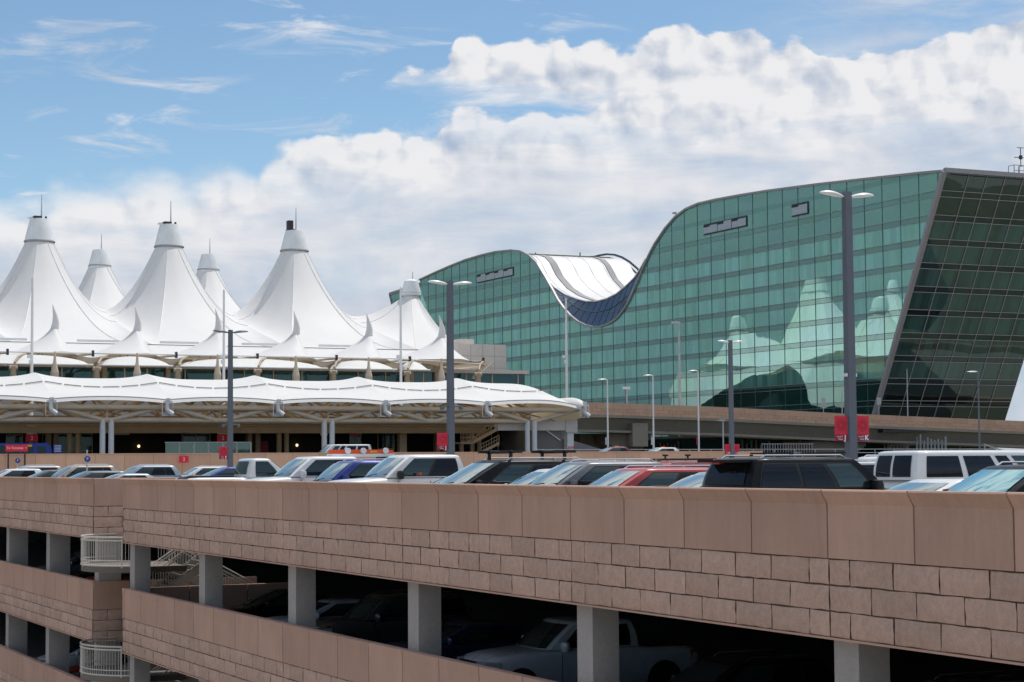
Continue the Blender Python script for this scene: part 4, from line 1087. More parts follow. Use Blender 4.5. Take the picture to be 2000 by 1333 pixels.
# ---- elevated road bridge
YBG = 205.0; BS = YBG/167
br = thing('road_bridge', 'elevated road bridge with tan block parapet sloping down in front of the hotel', 'bridge', (0,0,0))
tp = [onY(px, py, YBG) for px, py in ((1004, 786), (1160, 786.5), (1400, 795), (1640, 807.5), (2000, 823), (2300, 838))]
def prof(x, l): 
    for p, q in zip(l[:-1], l[1:]):
        if x <= q.x: return lerp(p.z, q.z, (x-p.x)/(q.x-p.x))
    return l[-1].z
XA, XB = tp[0].x, tp[-1].x
def sweep(name, mat, sect, xs=None):      # sect: (y, dz) below parapet top
    xs = xs or [lerp(XA, XB, k/24) for k in range(25)]
    m = MB(); rows = [[(x, yy, prof(x, tp)+dz*BS) for yy, dz in sect] for x in xs]; m.grid(rows, closed=True)
    n = len(sect); k = len(m.v); m.f += [tuple(range(n))[::-1], tuple(range(k-n, k))]; m.m += [0, 0]
    return m.build(name, mat, br)
sweep('parapet_core', M['tan_joint'], [(YBG+.06, -.02), (YBG+.30, -.02), (YBG+.30, -1.12), (YBG+.06, -1.12)])
m = MB(); rr = random.Random(5); nb = 0
for row, (zt, zb_) in enumerate(((0, -.56*BS), (-.575*BS, -.85*BS), (-.865*BS, -1.14*BS))):
    x = XA + (.0 if row % 2 else -.6)
    stp = 2.29 if row == 0 else 1.15
    while x < XB:
        xa2, xb2 = max(x+.012, XA), min(x+stp-.012, XB); za, zc = prof(xa2, tp), prof(xb2, tp)
        o_ = rr.uniform(0, .012)
        vs = [(xa2, YBG-o_, za+zb_), (xb2, YBG-o_, zc+zb_), (xb2, YBG+.05, zc+zb_), (xa2, YBG+.05, za+zb_), (xa2, YBG-o_, za+zt), (xb2, YBG-o_, zc+zt), (xb2, YBG+.05, zc+zt), (xa2, YBG+.05, za+zt)]
        m.add(vs, [(0,3,2,1),(4,5,6,7),(0,1,5,4),(1,2,6,5),(2,3,7,6),(3,0,4,7)]); x += stp
o = m.build('parapet_blocks', M['tan'], br); tone(o)
sweep('deck', M['bridge_conc'], [(YBG-.05, -1.15), (YBG+10, -1.15), (YBG+10, -1.42), (YBG-.05, -1.42)])
sweep('box_girder', M['bridge_conc'], [(YBG+.9, -1.42), (YBG+9, -1.42), (YBG+8, -2.75), (YBG+1.9, -2.75)])
sweep('girder_flange', M['bridge_conc'], [(YBG+.75, -2.60), (YBG+1.9, -2.60), (YBG+1.9, -2.84), (YBG+.75, -2.84)])
sweep('rear_parapet', M['tan'], [(YBG+9.7, -.05), (YBG+9.98, -.05), (YBG+9.98, -1.12), (YBG+9.7, -1.12)])
for i, (px, wd_) in enumerate(((1236, 3.0), (1648, 4.2), (1926, 1.2))):
    c = onY(px, 850, YBG+2).x; zt = prof(c, tp) - 2.84*BS
    m = MB()
    if i < 2:
        m.prism([(c-wd_*1.25, zt), (c+wd_*1.25*.6, zt), (c+wd_*1.25*.6, zt-.5), (c+.6, zt-2.3), (c+.6, -13.2), (c-1.6, -13.2), (c-1.6, zt-2.3), (c-wd_*1.25, zt-1.1)], 'y', YBG+1.6, YBG+8)
    else: m.box((c-wd_/2, YBG+3, -13.2), (c+wd_/2, YBG+5, zt))
    m.build('pier', M['pier'], br)
    if i == 0:
        m = MB(); m.box((c-.9, YBG+.4, zt-1.6), (c+1.2, YBG+1.59, zt+1.2)); m.build('pier_cap', M['bridge_conc'], br)
# dark abutment under the left end
m = MB(); a, b = onY(1132, 850, YBG+5).x, onY(1236, 850, YBG+5).x; m.box((a, YBG+5, 1.0), (b, YBG+9, prof(b, tp)-2.8*BS)); m.build('abutment', M['pier'], br)

# grey service block right of the canopy
a, b = onY(1038, 836, 196), onY(1132, 890, 196)
t = thing('service_block', 'grey service block behind the red striped pier', 'building', (0,0,0))
m = MB(); m.box((a.x, 196, zl), (b.x-2, 204, a.z)); m.build('wall', M['grey_wall'], t)
m = MB(); m.prism([(b.x-2, zl), (b.x-2, a.z-1.2), (b.x+3.2, a.z-2.6), (b.x+3.2, zl)], 'y', 195.5, 196.2); m.build('stair_wall', M['grey_wall'], t)
m = MB(); m.beam((a.x+1.5, 195.9, a.z-.1), (b.x-2.5, 195.9, a.z-1.4), .1, .14); m.build('sloping_rail', M['steelw'], t)
m = MB(); m.box((a.x-.2, 195.2, a.z), (b.x-1.6, 204, a.z+.35)); m.build('roof_edge', M['beige_lt'], t)

# hotel forecourt below the bridge: dark glazed lobby with posts
lob = thing('hotel_lobby', 'dark glazed lobby frontage with white posts under the bridge', 'building', (0,0,0))
a, b = onX(1215, 850, 150), onX(1960, 850, 150)
m = MB(); m.box((DH-3, 212, -6), (DH-2.6, onX(1150, 850, DH-3).y, 5.3)); m.build('lobby_glass', M['dark_glass'], lob)
rr = random.Random(3)
for px in list(range(1290, 1330, 7)) + list(range(1450, 1490, 9)) + [1502, 1511, 1563, 1573, 1582] + list(range(1728, 1775, 6)) + list(range(1790, 1850, 7)):
    p = onX(px, 850, DH-3.2); m = MB(); m.box((DH-3.3, p.y-.07, -6), (DH-3.05, p.y+.07, 5.1 - rr.uniform(0, .9))); m.build('lobby_post', M['mull_lt'], lob)
m = MB(); m.box((DH-9, 205, 5.35), (DH-2, onX(1150, 850, DH-3).y, 5.7)); m.build('lobby_soffit', M['dark'], lob)

# low road with guard rails right of the retaining wall
gd = thing('guard_rail', 'pale steel guard rail on the road beyond the tan wall', 'guard rail', (0,0,0))
a, b = onY(1040, 878, 162), onY(1960, 884, 162)
m = MB()
for h in (0, -.35): m.tube((a.x, 162, 2.95+h), (b.x, 162, 2.85+h), .028, n=6)
m.build('rail', M['mast'], gd)
m = MB(); k = 0; x = a.x
while x < b.x: m.tube((x, 162, .5), (x, 162, 2.9), .035, n=6); x += 2.4
m.build('rail_posts', M['mast'], gd)
fnc = thing('picket_fence', 'grey picket fence panels under the bridge near the big pier', 'fence', (0,0,0))
a, b = onY(1488, 870, 158), onY(1590, 870, 158); m = MB(); x = a.x
while x < b.x: m.box((x, 158, 0), (x+.05, 158.05, 3.35)); x += .3
for z in (3.35, 2.2): m.box((a.x, 158.06, z), (b.x, 158.1, z+.07))
m.build('pickets', M['mull_lt'], fnc)
lw = MB(); lw.box((96, 152, -8), (190, 190, .9)); tag(lw.build('lower_road', M['asphalt']), kind='structure')
st2 = thing('access_stair', 'pale metal access stair at the right edge behind the passenger van', 'staircase', (0,0,0))
m = MB(); a = onY(1925, 862, 130); b = onY(2010, 905, 130)
for k in range(5): dz = -.42*k; m.beam((a.x, 130, a.z-.3+dz), (b.x+2, 130, b.z-.3+dz), .08, .10)
m.build('stair_rail', M['mull_lt'], st2)
m = MB()
for k in range(8): q = a.lerp(b, k/7); m.box((q.x-.04, 130.1, 0), (q.x+.04, 130.18, q.z-.2))
m.build('stair_post', M['mull_lt'], st2)
# ================================================================ vehicles

SPEC = {
 'sedan':   dict(L=4.85, W=1.84, H=1.46, hz=.93, belt=.98, tz=1.05, wb=(1.15, -1.95), wt=(.10, -1.15), wr=.58, sides=[(.12,.49),(.52,.80)], wheel=.33, rails=0),
 'hatch':   dict(L=4.35, W=1.78, H=1.50, hz=.98, belt=1.0, tz=1.02, wb=(1.15, -2.0), wt=(.15, -1.55), wr=.60, sides=[(.12,.45),(.48,.78)], wheel=.32, rails=0),
 'cross':   dict(L=4.7, W=1.86, H=1.66, hz=1.05, belt=1.10, tz=1.12, wb=(1.2, -2.2), wt=(.30, -1.75), wr=.64, sides=[(.12,.42),(.45,.70),(.73,.88)], wheel=.36, rails=1),
 'suv':     dict(L=5.1, W=1.98, H=1.88, hz=1.18, belt=1.22, tz=1.25, wb=(1.15, -2.45), wt=(.42, -2.2), wr=.70, sides=[(.10,.34),(.37,.60),(.63,.93)], wheel=.39, rails=1),
 'minivan': dict(L=5.1, W=1.98, H=1.76, hz=1.08, belt=1.10, tz=1.15, wb=(1.55, -2.45), wt=(.45, -2.15), wr=.68, sides=[(.15,.38),(.41,.64),(.67,.93)], wheel=.35, rails=1),
 'truck':   dict(L=5.9, W=2.03, H=1.94, hz=1.22, belt=1.30, tz=1.28, wb=(1.30, -1.25), wt=(.55, -1.10), wr=.72, sides=[(.13,.50),(.54,.90)], wheel=.41, rails=0, bed=(-1.35, 1.28)),
 'truck1':  dict(L=5.4, W=1.95, H=1.92, hz=1.18, belt=1.24, tz=1.30, wb=(1.25, -.35), wt=(.55, -.18), wr=.72, sides=[(.2,.82)], wheel=.38, rails=0, bed=(-.45, 1.30)),
 'van':     dict(L=5.7, W=2.02, H=1.93, hz=1.15, belt=1.18, tz=1.2, wb=(2.0, -2.75), wt=(1.25, -2.62), wr=.80, sides=[(.09,.22),(.26,.36),(.40,.63),(.67,.93)], wheel=.37, rails=0),
}
PM = {}
def pmat(name, col, metal=0.0, rough=.3):
    if name not in PM: PM[name] = paint('paint_' + name, col, metal, rough)
    return PM[name]
BASEP = pmat('base', (.5, .5, .5)); BASEW = M['wind']
def shell(sp):
    L_, W, H = sp['L'], sp['W'], sp['H']; hw = W/2; belt = sp['belt']
    (xf0, xr0), (xf1, xr1) = sp['wb'], sp['wt']; wr = sp['wr']*hw*1.05 if 0 else hw*lerp(.80, 1, (sp['wr']-.58)/.5)
    wb = hw*.93
    def xfr(t): return lerp(xf0, xf1, t) + .05*math.sin(math.pi*t), lerp(xr0, xr1, t) - .04*math.sin(math.pi*t)
    def wd(t): return lerp(wb, wr*.97, t) + .03*math.sin(math.pi*t)
    def zz(t): return lerp(belt-.02, H-.05, t)
    def G(part, s, t, off=0):
        a, b = xfr(t); w_ = wd(t); z = zz(t)
        if part == 'f': return (a + .16*(1 - s*s) - .06 + off, s*w_*.96, z + off*.5)
        if part == 'r': return (b - .08*(1 - s*s) + .03 - off, s*w_*.96, z + off*.3)
        x = lerp(a-.09, b+.06, s); return (x, w_ + off if part == 'l' else -w_ - off, z)
    ring = []
    def outline(t, sx=1.0, sy=1.0, dz=0.0):
        pts = [G('f', -.92 + 1.84*i/8, t) for i in range(9)]
        pts += [G('l', i/8, t) for i in range(9)]
        pts += [G('r', .92 - 1.84*i/8, t) for i in range(9)]
        pts += [G('x', 1 - i/8, t) for i in range(9)]
        if sx != 1 or dz:
            cx = (xf1+xr1)/2; pts = [(cx+(x-cx)*sx, y*sy, z+dz) for x, y, z in pts]
        return pts
    rings = [outline(t) for t in (0, .2, .4, .6, .8, .93, 1.0)]
    lx = (xf1-xr1)/2
    rings += [outline(1, 1-.035/lx, 1-.04/wr, .022), outline(1, 1-.10/lx, 1-.12/wr, .038), outline(1, 1-.35/lx, .6, .052), outline(1, .25, .2, .058)]
    m = MB(); m.grid(rings, closed=True); n = len(rings[0]); k = len(m.v); m.f.append(tuple(range(k-n, k))); m.m.append(0)
    return m, G
def lower(sp):
    L_, W = sp['L'], sp['W']; hw = W/2; h = L_/2; belt = sp['belt']; hz = sp['hz']; tz = sp['tz']; (xf0, xr0) = sp['wb']
    st = [(h, .52, .80), (h-.05, .70, .90), (h-.16, hz-.14, .955), (h-.5, hz-.03, .99), ((h+xf0)/2-.1, hz+.01, 1), (xf0+.12, belt-.03, 1), (xf0-.3, belt, 1)]
    if 'bed' in sp:
        bx, bz = sp['bed']; st += [(0, belt, 1), (xr0+.05, belt, 1), (bx-.02, belt-.02, 1), (bx-.06, bz-.04, 1), (-h+.3, bz-.04, 1), (-h+.05, bz-.06, .98), (-h, .6, .93)]
    else:
        st += [(0, belt, 1), (-1.0, belt, 1), (xr0+.1, belt, 1), (xr0-.12 if xr0-.12 > -h+.25 else -h+.24, tz, .985), (-h+.18, tz-.05, .96), (-h+.05, tz-.22, .93), (-h, .62, .88)]
    rows = []
    for x, zt, f in st:
        w_ = hw*f; zs = zt - .10
        half = [(0, .24), (w_*.80, .24), (w_*.93, .30), (w_*.975, .46), (w_, .66), (w_*.995, max(.5, zs-.12)), (w_*.955, zs+.03), (w_*.90, zt-.012), (w_*.6, zt+.012), (0, zt+.025)]
        r = [(x, y, z) for y, z in half] + [(x, -y, z) for y, z in half[-2:0:-1]]
        rows.append(r)
    m = MB(); m.grid(rows, closed=True); n = len(rows[0]); k = len(m.v)
    m.f += [tuple(range(n)), tuple(range(k-n, k))]; m.m += [0, 0]
    return m
def patch(G, part, s0, s1, t0, t1, off, ns=6, nt_=5, th=.0):
    m = MB(); rows = []
    for j in range(nt_+1):
        t = lerp(t0, t1, j/nt_); rows.append([G(part, lerp(s0, s1, i/ns), t, off) for i in range(ns+1)])
    m.grid(rows); return m
def make_vehicle(kind):
    sp = SPEC[kind]; L_, W, H = sp['L'], sp['W'], sp['H']; hw = W/2; h = L_/2
    t = bpy.data.objects.new('parked_' + {'suv':'suv','truck':'pickup','truck1':'pickup','van':'van','minivan':'minivan'}.get(kind, 'car'), None)
    COL.objects.link(t); t['category'] = {'suv':'suv','truck':'pickup truck','truck1':'pickup truck','van':'van','minivan':'minivan'}.get(kind, 'car')
    lo = lower(sp); b = lo.build('body', BASEP, t, smooth=50)
    sm = b.modifiers.new('sub', 'SUBSURF'); sm.levels = 1; sm.render_levels = 1
    gh, G = shell(sp); gh.build('cabin', BASEP, t, smooth=50)
    patch(G, 'f', -.88, .88, .04, .93, .014, 10, 6).build('windshield', BASEW, t, smooth=60)
    rt = (.18, .9) if kind not in ('sedan',) else (.1, .92)
    if kind == 'van':
        for s in ((-.84, -.06), (.06, .84)): patch(G, 'r', *s, .10, .88, .014).build('rear_window', M['tintg'], t, smooth=60)
    else: patch(G, 'r', -.82, .82, *rt, .014).build('rear_window', M['tintg'] if kind in ('suv','cross','minivan','hatch') else M['side'], t, smooth=60)
    # dark surround then panes on each side
    for sd in ('l', 'x'):
        a, c = sp['sides'][0][0], sp['sides'][-1][1]
        if kind != 'van': patch(G, sd, a-.015, c+.012, .05, .90, .006, 10).build('window_surround', M['black'], t, smooth=60)
        for i, (s0, s1) in enumerate(sp['sides']):
            mt = M['side'] if i == 0 else M['tintg']
            patch(G, sd, s0, s1, .09, .86, .013).build('side_window', mt, t, smooth=60)
        y = 1 if sd == 'l' else -1
        # mirror
        mx = sp['wb'][0] - .42; mz = sp['belt'] + .06
        mm = MB(); mm.lathe([(.0,-.09),(.075,-.08),(.105,0),(.085,.07),(.0,.085)], n=12)
        mm.v = [(x*.75, q*1.25, z) for x, q, z in mm.v]
        o = mm.build('wing_mirror', BASEP, t, smooth=60, loc=(mx, y*(hw+.08), mz)); 
        k = 1.35 if kind in ('truck', 'truck1', 'van', 'suv') else 1; o.scale = (k, k, k*1.1)
        # lamps
        hl = MB(); hl.grid([[(h-.02-.10*(i/4)**2*2.2, y*(hw*.52+hw*.36*i/4), sp['hz']-.30+.13*j) for i in range(5)] for j in range(2)]); 
        hl = MB(); z0 = sp['hz']-.33
        hl.prism([(h-.02, y*hw*.50), (h+.02, y*hw*.52), (h-.10, y*hw*.88), (h-.42, y*hw*.985), (h-.44, y*hw*.9)], 'z', z0, z0+.17); hl.build('headlight', M['head'], t, smooth=30)
        tl = MB(); z1 = sp['tz']-.52
        hh = .34 if kind not in ('suv', 'van', 'minivan', 'truck', 'truck1') else .45
        tl.prism([(-h+.02, y*hw*.70), (-h+.0, y*hw*.82), (-h+.06, y*hw*.925), (-h+.30, y*hw*.99), (-h+.30, y*hw*.9)], 'z', z1, z1+hh*.8); tl.build('taillight', M['tail'], t, smooth=30)
        for x in (h-.95, -h+1.05):
            w_ = MB(); r = sp['wheel']; yy = y*(hw-.12)
            w_.tube((x, yy-.11, r), (x, yy+.11, r), r, n=24); wo = w_.build('wheel', M['rubber'], t, smooth=40)
            rm = MB(); y1 = yy + y*.112; rm.tube((x, y1, r), (x, y1+y*.012, r), r*.62, r*.58, n=20); rm.build('rim', M['rim'], wo, smooth=40)
            ar = MB(); rr = r+.07
            ar.tube((x, y*(hw-.02), r+.02), (x, y*(hw+.006), r+.02), rr, n=24); ar.build('wheel_arch', M['black'], t)
        dl = MB(); xs = [lerp(sp['wb'][0]-.12, sp['wb'][1], s) for s in ([sp['sides'][0][0]-.02] + [(p[1]+q[0])/2 for p, q in zip(sp['sides'][:-1], sp['sides'][1:])])]
        for x in xs: dl.box((x-.006, y*(hw*.99), .45), (x+.006, y*(hw+.004), sp['belt']-.12))
        dl.build('door_seam', M['black'], t)
        if sp['rails']:
            zr = H - .0; xa, xb = sp['wt'][0]-.25, sp['wt'][1]+.2; wy = y*(hw*lerp(.80,1,(sp['wr']-.58)/.5)*.97-.10)
            rl = MB(); rl.path([(xa, wy, zr-.02), (xa-.12, wy, zr+.045), (xb+.12, wy, zr+.045), (xb, wy, zr-.02)], .018, 8); rl.build('roof_rail', M['chrome'] if sp['rails'] == 1 else M['black'], t, smooth=40)
    gr = MB(); gr.box((h-.03, -hw*.46, sp['hz']-.36), (h+.012, hw*.46, sp['hz']-.16)); gr.build('grille', M['black'], t)
    bp = MB(); bp.box((h-.05, -hw*.80, .36), (h+.04, hw*.80, .52)); bp.build('front_bumper', M['black'], t)
    bp = MB(); bp.box((-h-.03, -hw*.84, .42), (-h+.06, hw*.84, .58)); bp.build('rear_bumper', M['black'], t)
    wi = MB()
    for y0 in (-.15, .5):
        a = G('f', y0/.9, .03, .02); c = G('f', (y0+.45)/.9 if y0 < 0 else (y0+.3)/.9, .16, .02); wi.tube((a[0]+.02, a[1]-.3, a[2]), c, .010, n=5)
    wi.build('wiper', M['black'], t)
    if 'bed' in sp:
        bx, bz = sp['bed']; bd = MB(); bd.box((-h+.12, -hw*.82, bz-.02), (bx-.12, hw*.82, bz-.003)); bd.build('bed_cover', M['black'], t)
    return t
PROTO = {}; USED = set()
def place(kind, colour, label, xn=None, px=None, tail=False, ref=None, at=None, z=0.0, group='vehicles parked on the garage roof deck', wind=None, sc=1.0, Y=None):
    """xn = X of the end next to the wall; px = photo column of the reference point (default the windscreen's far lower corner)"""
    sp = SPEC[kind]; L_ = sp['L']
    lx, ly = ref or ((sp['wb'][0], sp['W']/2*.8*(-1)) if not tail else (-L_/2, sp['W']/2))
    if Y is None:
        # heading: nose to -X (rz = pi) or nose to +X (rz = 0)
        X = (xn + L_/2 - lx) if not tail else (xn + L_/2 + lx)
        k = (px - 1000)/FPX
        Yr = X*(RH.x - k*FH.x)/(FH.y*k - RH.y)
        Y = Yr - (-ly if not tail else ly)
    if kind not in PROTO: PROTO[kind] = make_vehicle(kind)
    p = PROTO[kind]
    loc = (xn + L_/2, Y, z); rz = 0 if tail else math.pi
    if kind not in USED:
        USED.add(kind); p.location = loc; p.rotation_euler = (0, 0, rz); p['label'] = label; p['group'] = group; r = p
    else: r = dup(p, loc, rz, label, group)
    r.scale = (1, 1, sc)
    r['_col'] = colour; r['_wind'] = wind or ''
    return r
COLS = {
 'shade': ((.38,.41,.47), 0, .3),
 'white': ((.78,.78,.78), 0, .3), 'silver': ((.46,.48,.50), .5, .3), 'grey': ((.16,.165,.175), .5, .3), 'dkgrey': ((.045,.047,.055), .3, .3),
 'black': ((.004,.004,.005), 0, .3), 'red': ((.40,.012,.012), .0, .3), 'maroon': ((.16,.02,.028), .3, .3), 'blue': ((.012,.03,.24), .3, .3),
 'navy': ((.015,.03,.10), .3, .3), 'champ': ((.50,.44,.38), .4, .3), 'tan': ((.40,.34,.28), .4, .3), 'paleblue': ((.40,.46,.54), .5, .3), 'brown': ((.09,.065,.055), .3, .3)}
W0 = D + .75
V = []
def P_(*a, **k): r = place(*a, **k); V.append(r); return r
# --- roof deck, first row against the near wing's wall
v_bed = P_('truck1', 'white', 'white single-cab pickup backed up to the wall with its long bed showing', xn=W0, px=330, tail=True, sc=1.0)
v_gmc = P_('truck', 'white', 'white crew-cab pickup with an orange bar on its roof, beside the blue SUV', xn=W0, px=531)
v_blue = P_('suv', 'blue', 'dark blue SUV with pale windscreen between two white pickups', xn=W0+.3, px=610, sc=.95)
v_f = P_('truck', 'white', 'large white crew-cab pickup with amber mirror lamp, right of the blue SUV', xn=W0, px=708)
P_('sedan', 'maroon', 'low maroon sedan mostly hidden behind the wall beside the large white pickup', xn=W0, px=815)
v_mini = P_('minivan', 'black', 'black minivan with two black roof carriers', xn=W0, px=848)
P_('hatch', 'white', 'small white hatchback half hidden beside the black minivan', xn=W0, px=966, sc=1.02)
v_gr = P_('cross', 'grey', 'grey crossover with silver roof rails, left of the red wagon', xn=W0, px=1022, sc=1.02)
v_red = P_('cross', 'red', 'bright red wagon with black side windows at the wall', xn=W0, px=1125, sc=.93)
P_('sedan', 'silver', 'silver sedan squeezed between the red wagon and the black SUV', xn=W0+.3, px=1266)
v_tah = P_('suv', 'black', 'big black SUV backed up to the wall with dark tinted windows', xn=W0+.9, px=1350, tail=True, sc=.925); v_tah.scale.x = .9; v_tah.location.x -= .25
P_('sedan', 'white', 'white sedan low behind the wall in front of the white passenger van', xn=W0, px=1668, sc=.92)
P_('cross', 'black', 'black crossover with bright cyan windscreen near the tall twin-arm lamp', xn=W0, px=1826, wind='bright', sc=.95)
# --- second and third rows
v_van = P_('van', 'white', 'long white passenger van with six dark windows and twin rear doors', xn=31.0, px=1690, tail=True)
P_('suv', 'white', 'white SUV standing behind the twin-arm lamp, left of the passenger van', xn=37.5, px=1636, sc=.97)
P_('suv', 'silver', 'silver SUV seen between the lamp post and the passenger van', xn=31.5, px=1560, sc=.88, tail=True)
v_w2 = P_('cross', 'white', 'white crossover whose roof shows behind the grey crossover', xn=31.5, px=1075, sc=1.04)
v_r2 = P_('cross', 'red', 'red crossover with a black roof rack, second row behind the red wagon', xn=31.0, px=1215, sc=1.0)
P_('hatch', 'paleblue', 'pale silver hatchback in the second row beside the racked red crossover', xn=31.5, px=1160, sc=1.1)
P_('cross', 'red', 'red crossover with only its roof showing above the white crossover', xn=37, px=1010, sc=1.0)
# --- roof of the far wing
P_('hatch', 'white', 'white hatchback at the left edge of the far wing', xn=W0, px=-26, sc=1.05)
v_l1 = P_('cross', 'silver', 'silver crossover with roof rack behind the low grey sedan', xn=W0+1.5, px=7, sc=1.04)
P_('sedan', 'brown', 'low bronze sedan next to the silver crossover on the far wing', xn=W0, px=42, sc=1.03)
v_l2 = P_('cross', 'champ', 'champagne crossover with a pale roof spoiler and roof load', xn=W0+1, px=96, sc=1.04)
P_('hatch', 'grey', 'dark grey hatchback tucked in front of the champagne crossover', xn=W0, px=118, sc=.97)
P_('sedan', 'silver', 'silver sedan nose showing beside the stair gap', xn=W0, px=176, sc=.92)
v_l3 = P_('cross', 'paleblue', 'pale silver crossover with teal-tinted side glass beyond the stair gap', xn=26, px=228, sc=1.03)
P_('cross', 'white', 'white crossover in the second row left of the blue sedan', xn=34, px=352, sc=.97)
P_('sedan', 'blue', 'bright blue sedan in the row behind the single-cab pickup', xn=27.5, px=386, sc=1.09)
# --- covered levels
GI = 'vehicles parked inside the covered garage levels'
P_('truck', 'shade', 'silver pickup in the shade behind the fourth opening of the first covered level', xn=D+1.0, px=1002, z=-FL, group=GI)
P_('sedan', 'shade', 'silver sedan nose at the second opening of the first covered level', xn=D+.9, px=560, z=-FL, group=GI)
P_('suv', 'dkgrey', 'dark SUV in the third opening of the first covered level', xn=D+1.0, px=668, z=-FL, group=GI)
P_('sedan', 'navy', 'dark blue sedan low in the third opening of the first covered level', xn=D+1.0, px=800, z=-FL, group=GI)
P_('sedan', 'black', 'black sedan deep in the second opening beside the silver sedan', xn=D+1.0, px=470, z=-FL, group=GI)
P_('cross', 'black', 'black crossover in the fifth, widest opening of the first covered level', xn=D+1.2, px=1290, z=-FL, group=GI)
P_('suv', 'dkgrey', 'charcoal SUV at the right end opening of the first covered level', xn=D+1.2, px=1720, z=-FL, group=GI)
for i, (c, kd, y, lab) in enumerate((('dkgrey', 'cross', 80.5, 'dark crossover behind the balcony on the first covered level of the far wing'), ('red', 'hatch', 84.6, 'red hatchback beside a dark crossover on the far wing first covered level'),
    ('black', 'sedan', 88.2, 'black sedan in the second opening of the far wing first covered level'), ('grey', 'cross', 94.4, 'grey crossover at the leftmost opening of the far wing first covered level'))):
    P_(kd, c, lab, xn=D+1.2, Y=y, z=-FL, group=GI)
for i, (c, kd, y, lab) in enumerate((('paleblue', 'cross', 84.0, 'pale blue crossover on the second covered level of the far wing'), ('red', 'sedan', 87.6, 'red sedan on the second covered level of the far wing'),
    ('silver', 'hatch', 80.9, 'silver hatchback near the lower balcony on the far wing'), ('white', 'sedan', 93.6, 'white sedan at the leftmost opening of the second covered level'))):
    P_(kd, c, lab, xn=D+1.2, Y=y, z=-2*FL, group=GI)

# --- roof loads
def bar(p0, p1, name, mat, parent, w=.12, h=.08):
    m = MB(); m.beam(p0, p1, w, h); return m.build(name, mat, parent)
for x in (.05, -1.5):                                       # two carriers on the minivan, each a bar with clamps
    H = SPEC['minivan']['H']
    m = MB(); m.tube((x, -.80, H+.20), (x, .80, H+.20), .045, n=10); m.box((x-.30, -.72, H+.17), (x+.30, -.60, H+.24)); m.box((x-.30, .60, H+.17), (x+.30, .72, H+.24))
    for y in (-.66, .66): m.tube((x, y, H+.0), (x, y, H+.2), .05, n=8)
    m.build('roof_carrier', M['black'], v_mini, smooth=40)
m = MB(); H = SPEC['cross']['H']
for x in (.0, -.5, -1.0, -1.5): m.tube((x, -.72, H+.09), (x, .72, H+.09), .022, n=6)
for y in (-.7, 0, .7): m.tube((.1, y, H+.12), (-1.65, y, H+.12), .022, n=6)
for x in (-.3, -1.2): m.tube((x, -.45, H+.09), (x, -.45, H+.26), .035, n=8); m.box((x-.09, -.5, H+.22), (x+.09, -.4, H+.28))
m.build('roof_rack', M['black'], v_r2)
m = MB(); H = SPEC['suv']['H']                                # black SUV cross bars
for x in (.15, -1.2): m.beam((x, -.74, H+.09), (x, .74, H+.09), .07, .035)
m.build('roof_bars', M['black'], v_tah)
m = MB(); m.box((-2.62, -.70, H-.10), (-2.05, .70, H-.045)); m.build('rear_spoiler', pmat('black', *COLS['black']), v_tah)
m = MB(); m.box((-2.63, -.14, H-.135), (-2.52, .14, H-.10)); m.build('brake_lamp', M['tail'], v_tah)
m = MB(); H = SPEC['cross']['H']; m.box((-2.25, -.62, H-.06), (-1.7, .62, H-.01)); m.box((-1.7, -.5, H+.0), (-.4, .5, H+.09)); m.build('roof_load', pmat('champ', *COLS['champ']), v_l2)
m = MB(); H = SPEC['truck']['H']; m.box((.30, -1.09-.16, 1.40), (.36, -1.09+.02, 1.47)); m.build('mirror_lamp', M['orange'], v_f)
m = MB(); m.box((.30, 1.08, 1.34), (.345, 1.24, 1.42)); m.build('mirror_lamp', M['orange'], v_f)
# orange and white bar carried on the roof of the second white pickup
bz = SPEC['truck']['H']
lb = thing('roof_light_bar', 'long orange and white light bar resting on the white pickup roof beside the blue SUV', 'light bar', (0,0,0))
vg = v_gmc.location
X0, X1, yb = vg.x + .35, vg.x + 2.75, vg.y - .2
X1 = X0 + 2.2; bz -= .12
m = MB(); m.box((X0, yb-.28, bz+.10), (X1, yb+.28, bz+.20)); m.build('white_tray', M['sign_w'], lb)
m = MB(); m.box((X0+.05, yb-.24, bz+.203), (X1-.25, yb+.24, bz+.34)); m.box((X1-.2, yb-.24, bz+.203), (X1-.02, yb+.24, bz+.32)); m.build('orange_lens', M['orange'], lb)
for x in (X0+.55, X0+1.1, X1-.3):
    m = MB(); m.tube((x, yb-.30, bz+.30), (x, yb-.24, bz+.30), .10, n=14); m.build('round_lamp', M['sign_w'], lb)
m = MB(); m.box((X0+1.35, yb-.25, bz+.24), (X0+1.6, yb+.25, bz+.30)); m.build('amber_lens', M['yellow'], lb)
for x in (X0+.3, X1-.3):
    m = MB(); m.box((x-.06, yb-.5, bz-.02), (x+.06, yb+.5, bz+.10)); m.build('mounting_foot', M['black'], lb)
# colours
BRIGHT = glassmat('bright_windscreen', (.16, .36, .36), (.7, .95, .95), .5, .02, .4)
for r in V:
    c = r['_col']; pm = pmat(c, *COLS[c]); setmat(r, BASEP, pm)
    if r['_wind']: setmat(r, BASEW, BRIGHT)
    if r.location.z < -1: setmat(r, BASEW, M['side'])  # covered cars take dark side glass, shade put into their windscreens
    del r['_col']; del r['_wind']
for r in V:
    for ch in r.children:                                      # black mirror shells on working vehicles
        if ch.name.startswith('wing_mirror') and r in (v_f, v_tah, v_mini):
            for s in ch.material_slots: s.link = 'OBJECT'; s.material = M['black']
